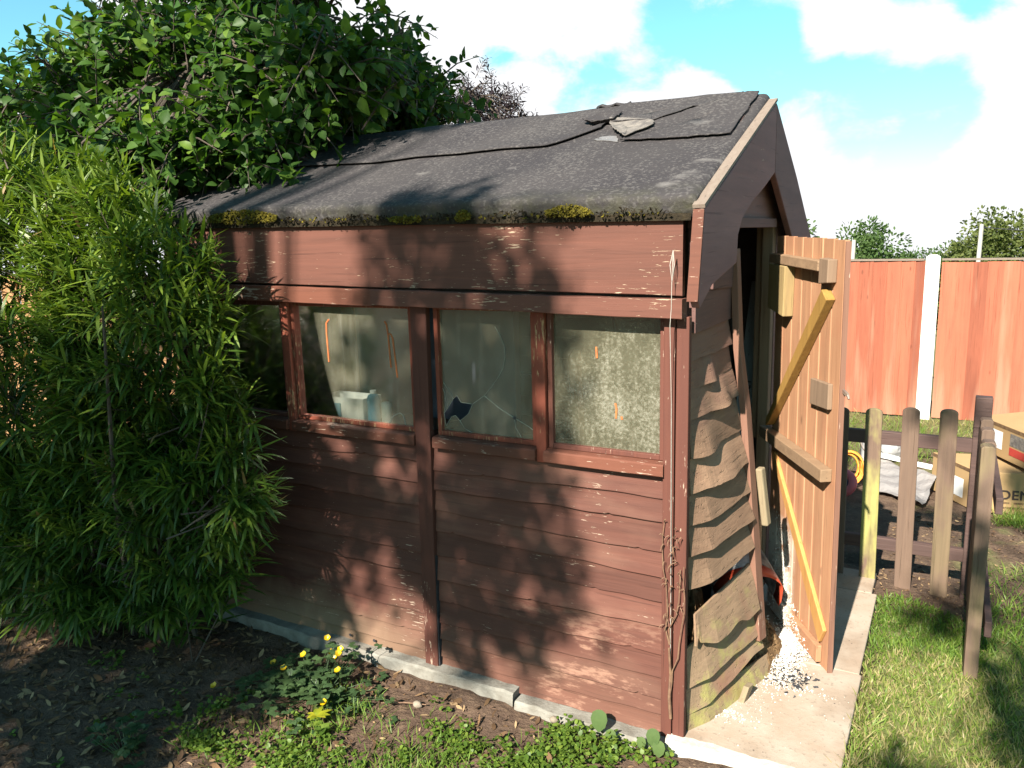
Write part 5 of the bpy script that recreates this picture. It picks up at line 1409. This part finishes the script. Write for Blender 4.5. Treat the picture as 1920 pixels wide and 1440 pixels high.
rng = np.random.default_rng(55)
def shade_tree(label, xr, trunk, seed, ncand, ym, masses=None):
    global rng
    rng = np.random.default_rng(seed)
    t = thing('shade_tree', label, 'tree', trunk[0])
    x = rng.uniform(xr[0], xr[1], ncand); s = rng.uniform(-1.3, 4.3, ncand)
    cv = cover(x, s); nz = noise2(x * 1.9, s * 1.45, 9)
    thr = np.interp(cv, [0, 0.15, 0.4, 0.6, 0.85, 1], [-9, -0.45, -0.15, 0.10, 0.55, 1])
    k = (cv > 0) & (nz < thr)
    x, s = x[k], s[k]
    if masses:                                   # separate boughs, each a mass of leaves
        x = np.concatenate([rng.normal(a, r_ * 0.55, int(r_ * r_ * 1500) + 2) for a, b, r_ in masses]); s = np.concatenate([rng.normal(b, r_ * 0.42, int(r_ * r_ * 1500) + 2) for a, b, r_ in masses])
    n = len(x)
    y = ym + rng.uniform(-1.3, 1.3, n); z = s - y * TE
    c = np.stack([x + 0.015 * y, y, z], -1)
    nl = 17; idx = np.repeat(np.arange(n), nl); P_ = c[idx] + rng.standard_normal((n * nl, 3)) * 0.060
    ln = rng.uniform(0.06, 0.10, n * nl)
    leaves('crown', P_, unit(n * nl), unit(n * nl) + np.array([0, 0, 0.8]), ln, ln * 0.6, T_SMALL, 0.2, M['leaf_shade'], t)
    mb = MB(); top = Vector(trunk[-1]); mb.tube(trunk, [0.14 - 0.10 * i / (len(trunk) - 1) for i in range(len(trunk))], 9)
    for i in range(0, n, max(1, n // 60)):
        e = Vector(c[i]); q = Vector(trunk[min(len(trunk) - 1, 2 + i % 3)]); mb.tube([q, q.lerp(e, 0.5) + Vector((0, 0, 0.1)), e], [0.022, 0.014, 0.005], 5)
    mb.build('trunk', M['bark'], t)


shade_tree('leafy tree out of view behind the camera that dapples the shed', (-4.2, 0.1), [(-1.9, -6.7, -0.05), (-1.85, -6.6, 2.0), (-1.8, -6.5, 4.2), (-1.9, -6.4, 5.5), (-1.9, -6.4, 6.6), (-1.9, -6.3, 7.6)], 61, 3200, -5.6)
shade_tree('smaller tree out of view behind the camera that dapples the lawn', (0.5, 2.2), [(1.5, -5.4, -0.05), (1.5, -5.35, 2.0), (1.45, -5.3, 4.0), (1.4, -5.2, 4.8), (1.3, -5.2, 5.6)], 62, 900, -5.2,
           [(0.77, 1.06, 0.045), (0.70, 0.90, 0.03), (0.90, 0.66, 0.03), (0.97, 0.50, 0.04), (0.95, 0.33, 0.045), (0.64, 0.08, 0.03), (0.56, 1.98, 0.01), (0.70, 1.98, 0.015), (1.4, 1.3, 0.10), (1.05, 2.3, 0.05)])

# ------------------------------------------------------------------ ground plants
def gh(x, y): return 0.012 * fbm2(np.asarray(x), np.asarray(y)) - 0.012


rng = np.random.default_rng(91)
# lawn and tufts: uncountable
gp_, ghh = [], []
def blades(n, fx_, fy_, h0, h1, cond=None):
    x, y = fx_(n), fy_(n)
    if cond is not None:
        k = cond(x, y); x, y = x[k], y[k]
    gp_.append(np.stack([x, y, gh(x, y)], -1)); ghh.append(rng.uniform(h0, h1, len(x)))


U = lambda a, b: (lambda n: rng.uniform(a, b, n))
blades(36000, U(0.47, 1.5), U(-0.6, 1.42), 0.012, 0.038, lambda x, y: (noise2(x * 2.2, y * 2.2, 3) < 0.42 - np.clip(y - 1.0, 0, 1) * 1.7 - 0.5 * np.clip(0.56 - x, 0, 1) * 6 * (y > 0.35)))
blades(500, U(0.475, 0.53), U(-0.5, 0.5), 0.03, 0.075)
blades(3000, U(0.88, 1.6), U(0.6, 1.5), 0.02, 0.06)
blades(2600, U(0.8, 1.6), U(1.1, 2.6), 0.03, 0.08, lambda x, y: noise2(x * 2, y * 2, 8) > 0.05)
blades(7000, U(-0.3, 2.4), U(3.0, 5.05), 0.03, 0.085, lambda x, y: noise2(x * 1.5, y * 1.5, 5) > 0.0)
blades(900, U(0.95, 1.4), U(2.55, 2.75), 0.04, 0.11)
blades(6500, U(-1.35, -0.2), U(-0.70, -0.20), 0.02, 0.065, lambda x, y: noise2(x * 3, y * 3, 6) + 0.3 * rng.standard_normal(len(x)) > 0.25 + 0.6 * np.clip((y + 0.30) * 5, 0, 1))
blades(900, U(-1.9, -0.9), U(-1.0, -0.5), 0.02, 0.05, lambda x, y: noise2(x * 3, y * 3, 16) > 0.3)
gp_, ghh = np.concatenate(gp_), np.concatenate(ghh); n = len(gp_)
dv = np.stack([0.55 * rng.standard_normal(n), 0.55 * rng.standard_normal(n), np.ones(n)], -1)
leaves('grass', gp_, dv, unit(n) + 0.01, ghh * 1.15, rng.uniform(0.0022, 0.0042, n), T_NARROW, rng.uniform(0.0, 0.5, n), M['grass'], None, np.clip(rng.random(n) * 0.75 + 0.45 * (noise2(gp_[:, 0] * 1.8, gp_[:, 1] * 1.8, 12) > 0.25), 0, 1))
tag(bpy.data.objects['grass'], 'short green lawn and grass tufts', 'grass', kind='stuff')

# low weeds along the front
def weed_patch(n, fx_, fy_, cond, nl=9, size=(0.010, 0.020)):
    x, y = fx_(n), fy_(n); k = cond(x, y); x, y = x[k], y[k]; n = len(x); idx = np.repeat(np.arange(n), nl)
    hgt = rng.uniform(0.008, 0.05, n)
    P_ = np.stack([x, y, gh(x, y)], -1)[idx] + np.stack([rng.standard_normal(n * nl) * 0.010, rng.standard_normal(n * nl) * 0.010, rng.uniform(0.2, 1, n * nl) * hgt[idx]], -1)
    d = rng.standard_normal((n * nl, 3)); d[:, 2] = np.abs(d[:, 2]) * 0.5
    ln = rng.uniform(*size, n * nl)
    return P_, d, ln


W_ = [weed_patch(2400, U(-1.5, -0.12), U(-0.75, -0.13), lambda x, y: (noise2(x * 3.2, y * 3.2, 21) + 0.9 * noise2(x * 9, y * 9, 24) + 0.30 * rng.standard_normal(len(x)) > 0.34 - 0.30 * (x > -0.95) + 0.9 * np.clip((y + 0.30 + 0.12 * np.clip(-0.4 - x, 0, 1)) * 5, -0.3, 1)), size=(0.008, 0.019)),
      weed_patch(420, U(-2.2, -1.1), U(-1.0, -0.3), lambda x, y: noise2(x * 4, y * 4, 23) + 0.3 * rng.standard_normal(len(x)) > 0.42), weed_patch(60, U(-0.42, 0.02), U(-0.16, -0.075), lambda x, y: x > -9),
      weed_patch(130, U(-1.1, -0.2), U(-0.55, -0.14), lambda x, y: noise2(x * 3, y * 3, 27) > 0.1, nl=12, size=(0.022, 0.045))]
P_ = np.concatenate([q[0] for q in W_]); d_ = np.concatenate([q[1] for q in W_]); ln = np.concatenate([q[2] for q in W_])
leaves('ground_cover', P_, d_, np.tile([0, 0, 1.0], (len(P_), 1)) + 0.3 * rng.standard_normal((len(P_), 3)), ln, ln * 0.72, T_ROUND, 0.15, M['weed'])
tag(bpy.data.objects['ground_cover'], 'low bright green weeds covering the soil before the shed', 'weeds', kind='stuff')

# leaf litter: uncountable
n = 7000; x = rng.uniform(-2.9, 0.1, n); y = rng.uniform(-1.3, -0.07, n); k = (rng.random(n) < np.where(x < -1.0, 1, 0.35)); x, y = x[k], y[k]; n = len(x)
P_ = np.stack([x, y, gh(x, y) + 0.004], -1); d_ = rng.standard_normal((n, 3)); d_[:, 2] *= 0.25; ln = rng.uniform(0.012, 0.05, n)
leaves('leaf_litter', P_, d_, np.tile([0, 0, 1.0], (n, 1)) + 0.35 * rng.standard_normal((n, 3)), ln, ln * rng.uniform(0.12, 0.5, n), T_SMALL, rng.uniform(-0.4, 0.4, n), M['litter'])
tag(bpy.data.objects['leaf_litter'], 'brown dead leaf litter strewn over the shaded soil', 'litter', kind='stuff')
n = 900; x = rng.uniform(0.45, 1.2, n); y = rng.uniform(1.0, 2.6, n); ln = rng.uniform(0.008, 0.025, n); d_ = rng.standard_normal((n, 3)); d_[:, 2] *= 0.2
leaves('wood_chips', np.stack([x, y, gh(x, y) + 0.004], -1), d_, np.tile([0, 0, 1.0], (n, 1)) + 0.3 * rng.standard_normal((n, 3)), ln, ln * 0.4, T_SMALL, 0.0, M['litter'], None, np.clip(0.5 + 0.5 * rng.random(n), 0, 1))
tag(bpy.data.objects['wood_chips'], 'pale chips and scraps on the bare soil around the pickets', 'litter', kind='stuff')


mb = MB(); rr = random.Random(33)
for _ in range(2600):
    x, y = rr.uniform(-2.9, 0.0), rr.uniform(-1.2, -0.07)
    if rr.random() < 0.35: x, y = rr.uniform(0.5, 1.3), rr.uniform(1.25, 2.7)
    r_ = rr.uniform(0.002, 0.008) * (2.2 if rr.random() < 0.06 else 1); p = Vector((x, y, float(gh(x, y)) + r_ * 0.3))
    mb.add([p + Vector((rr.uniform(-1, 1), rr.uniform(-1, 1), rr.uniform(-0.6, 0.8))).normalized() * r_ for _ in range(5)], [(0, 1, 2), (0, 2, 3), (0, 3, 4), (0, 4, 1), (1, 2, 3), (1, 3, 4)])
tag(mb.build('soil_crumbs', M['soil_lump']), 'crumbly lumps of soil on the bare ground', 'soil', kind='stuff')


# buttercup clump with its flowers
def lobed(P_, d_, size, name, m, parent):
    """three leaflets, each cut into three lobes"""
    pp, dd, ll = [], [], []
    for c, d, s_ in zip(P_, d_, size):
        d = Vector(d); d.z *= 0.3; d.normalize(); sdv = d.cross(Vector((0, 0, 1)))
        for a in (-62, 0, 62):
            q = Matrix.Rotation(R(a), 3, 'Z') @ d; o_ = Vector(c) + q * s_ * 0.16
            for b_, f in ((-34, 0.78), (0, 1.0), (34, 0.78)):
                pp.append(tuple(o_)); dd.append(tuple(Matrix.Rotation(R(b_), 3, 'Z') @ q + Vector((0, 0, 0.12)))); ll.append(s_ * 0.52 * f)
    ll = np.array(ll); k = len(ll)
    return leaves(name, pp, dd, np.tile([0, 0, 1.0], (k, 1)) + 0.12 * rng.standard_normal((k, 3)), ll, ll * 0.62, T_ROUND, 0.12, m, parent, np.repeat(rng.random(len(P_)), 9))


def buttercup(label, cx, cy, sx_, sy_, n, flowers, seed):
    global rng
    rng = np.random.default_rng(seed); t = thing('buttercup_plant', label, 'plant', (cx, cy, 0))
    x = rng.normal(cx, sx_, n); y = rng.normal(cy, sy_, n); y = np.minimum(y, -0.085); hgt = rng.uniform(0.015, 0.12, n) * np.exp(-((x - cx) / (2.2 * sx_)) ** 2)
    P_ = np.stack([x, y, gh(x, y) + hgt], -1)
    lobed(P_, rng.standard_normal((n, 3)) + np.stack([(x - cx) * 8, (y - cy) * 8, 0 * x], -1), rng.uniform(0.035, 0.06, n), 'foliage', M['buttercup_leaf'], t)
    mb = MB()
    for i in range(n): mb.tube([(cx + (x[i] - cx) * 0.4, cy + (y[i] - cy) * 0.4, 0), tuple(P_[i])], [0.0015, 0.001], 4)
    for fx0, fy0, fz in flowers: mb.tube([(cx + (fx0 - cx) * 0.5, cy, 0.01), (fx0 - 0.01, fy0, fz * 0.6), (fx0, fy0, fz)], [0.0016, 0.0013, 0.001], 4)
    mb.build('stem', M['buttercup_leaf'], t)
    for fx0, fy0, fz in flowers:
        ax_ = Vector((random.uniform(-0.3, 0.5), random.uniform(-0.9, -0.3), 1)).normalized(); a = ax_.cross(Vector((0, 1, 0.2))).normalized(); b = ax_.cross(a)
        d5 = [a * math.cos(q) + b * math.sin(q) + ax_ * 0.45 for q in np.arange(5) * 1.2566]
        leaves('flower', np.tile([fx0, fy0, fz], (5, 1)), [tuple(q) for q in d5], np.tile(tuple(ax_), (5, 1)), 0.0155, 0.0165, T_ROUND, -0.15, M['petal'], t)


buttercup('creeping buttercup clump with yellow flowers growing by the kerb', -1.235, -0.33, 0.125, 0.105, 190,
          [(-1.276, -0.20, 0.142), (-1.262, -0.20, 0.088), (-1.247, -0.205, 0.070), (-1.215, -0.20, 0.112), (-1.425, -0.33, 0.072), (-1.375, -0.33, 0.064), (-1.56, -0.49, 0.03), (-1.10, -0.42, 0.055), (-1.18, -0.25, 0.13), (-1.30, -0.30, 0.12), (-1.14, -0.30, 0.10)], 71)
buttercup('low buttercup seedling clump at the bottom edge of the bare soil', -1.55, -0.85, 0.06, 0.04, 26, [], 72)
# yellowing primrose in the middle of the clump
rng = np.random.default_rng(73)
pt = thing('primrose_plant', 'yellowing rosette plant in the middle of the buttercup clump', 'plant', (-1.10, -0.46, 0))
ang_ = np.arange(9) * 2.4; k = 9
leaves('foliage', np.tile([-1.10, -0.46, 0.03], (k, 1)), np.stack([np.cos(ang_), np.sin(ang_), np.full(k, 0.5)], -1), np.tile([0, 0, 1.0], (k, 1)), rng.uniform(0.03, 0.055, k), 0.018, T_ROUND, 0.3, M['yellow_leaf'], pt)
# bindweed at the corner
for lab, (x, y), spots in (('young bindweed with one large heart shaped leaf near the shed corner', (-0.23, -0.085), [(-0.235, -0.085, 0.055, 0.055), (-0.19, -0.10, 0.02, 0.036)]),
                           ('small bindweed with folded leaves right at the shed corner', (-0.05, -0.09), [(-0.055, -0.085, 0.05, 0.044), (-0.035, -0.09, 0.02, 0.04), (-0.09, -0.095, 0.025, 0.03)])):
    t = thing('bindweed', lab, 'plant', (x, y, 0)); k = len(spots)
    leaves('foliage', [(p[0], p[1], p[2] + p[3] * 0.6) for p in spots], [(0.1, -0.45, -1.0)] * k, [(0.2, -1, 0.5)] * k, [p[3] * 1.3 for p in spots], [p[3] for p in spots], T_ROUND, 0.15, M['leaf_far'], t, np.linspace(0.6, 1, k))
    for p in spots:
        mb = MB(); mb.tube([(x, y + 0.01, -0.01), (p[0], p[1] + 0.012, p[2] + p[3] * 0.3), (p[0], p[1], p[2] + p[3] * 0.6)], 0.0012, 4); mb.build('stem', M['weed'], t)
# a few stones and a stick
for lab, (x, y, r_), m_ in (('small tan stone lying against the kerb', (-0.40, -0.085, 0.016), 'stone'), ('reddish stone on the soil below the kerb', (-0.86, -0.22, 0.018), 'stone')):
    mb = MB(); rr = random.Random(int(x * -100)); P = [[(x + r_ * math.sin(f) * math.cos(t) * rr.uniform(0.85, 1.15), y + r_ * 0.8 * math.sin(f) * math.sin(t), 0.004 - 0.7 * r_ * math.cos(f)) for t in np.linspace(0, 6.2832, 10)] for f in np.linspace(0.05, 3.1, 7)]
    mb.grid(P); tag(mb.build('stone', M[m_], smooth=True), lab, 'stone')
mb = MB(); mb.tube([(-0.98, -0.27, 0.004), (-0.9, -0.235, 0.008), (-0.83, -0.21, 0.006)], [0.003, 0.0028, 0.002], 5)
tag(mb.build('twig', M['stem_dry']), 'thin dry twig on the soil below the middle kerb', 'twig')
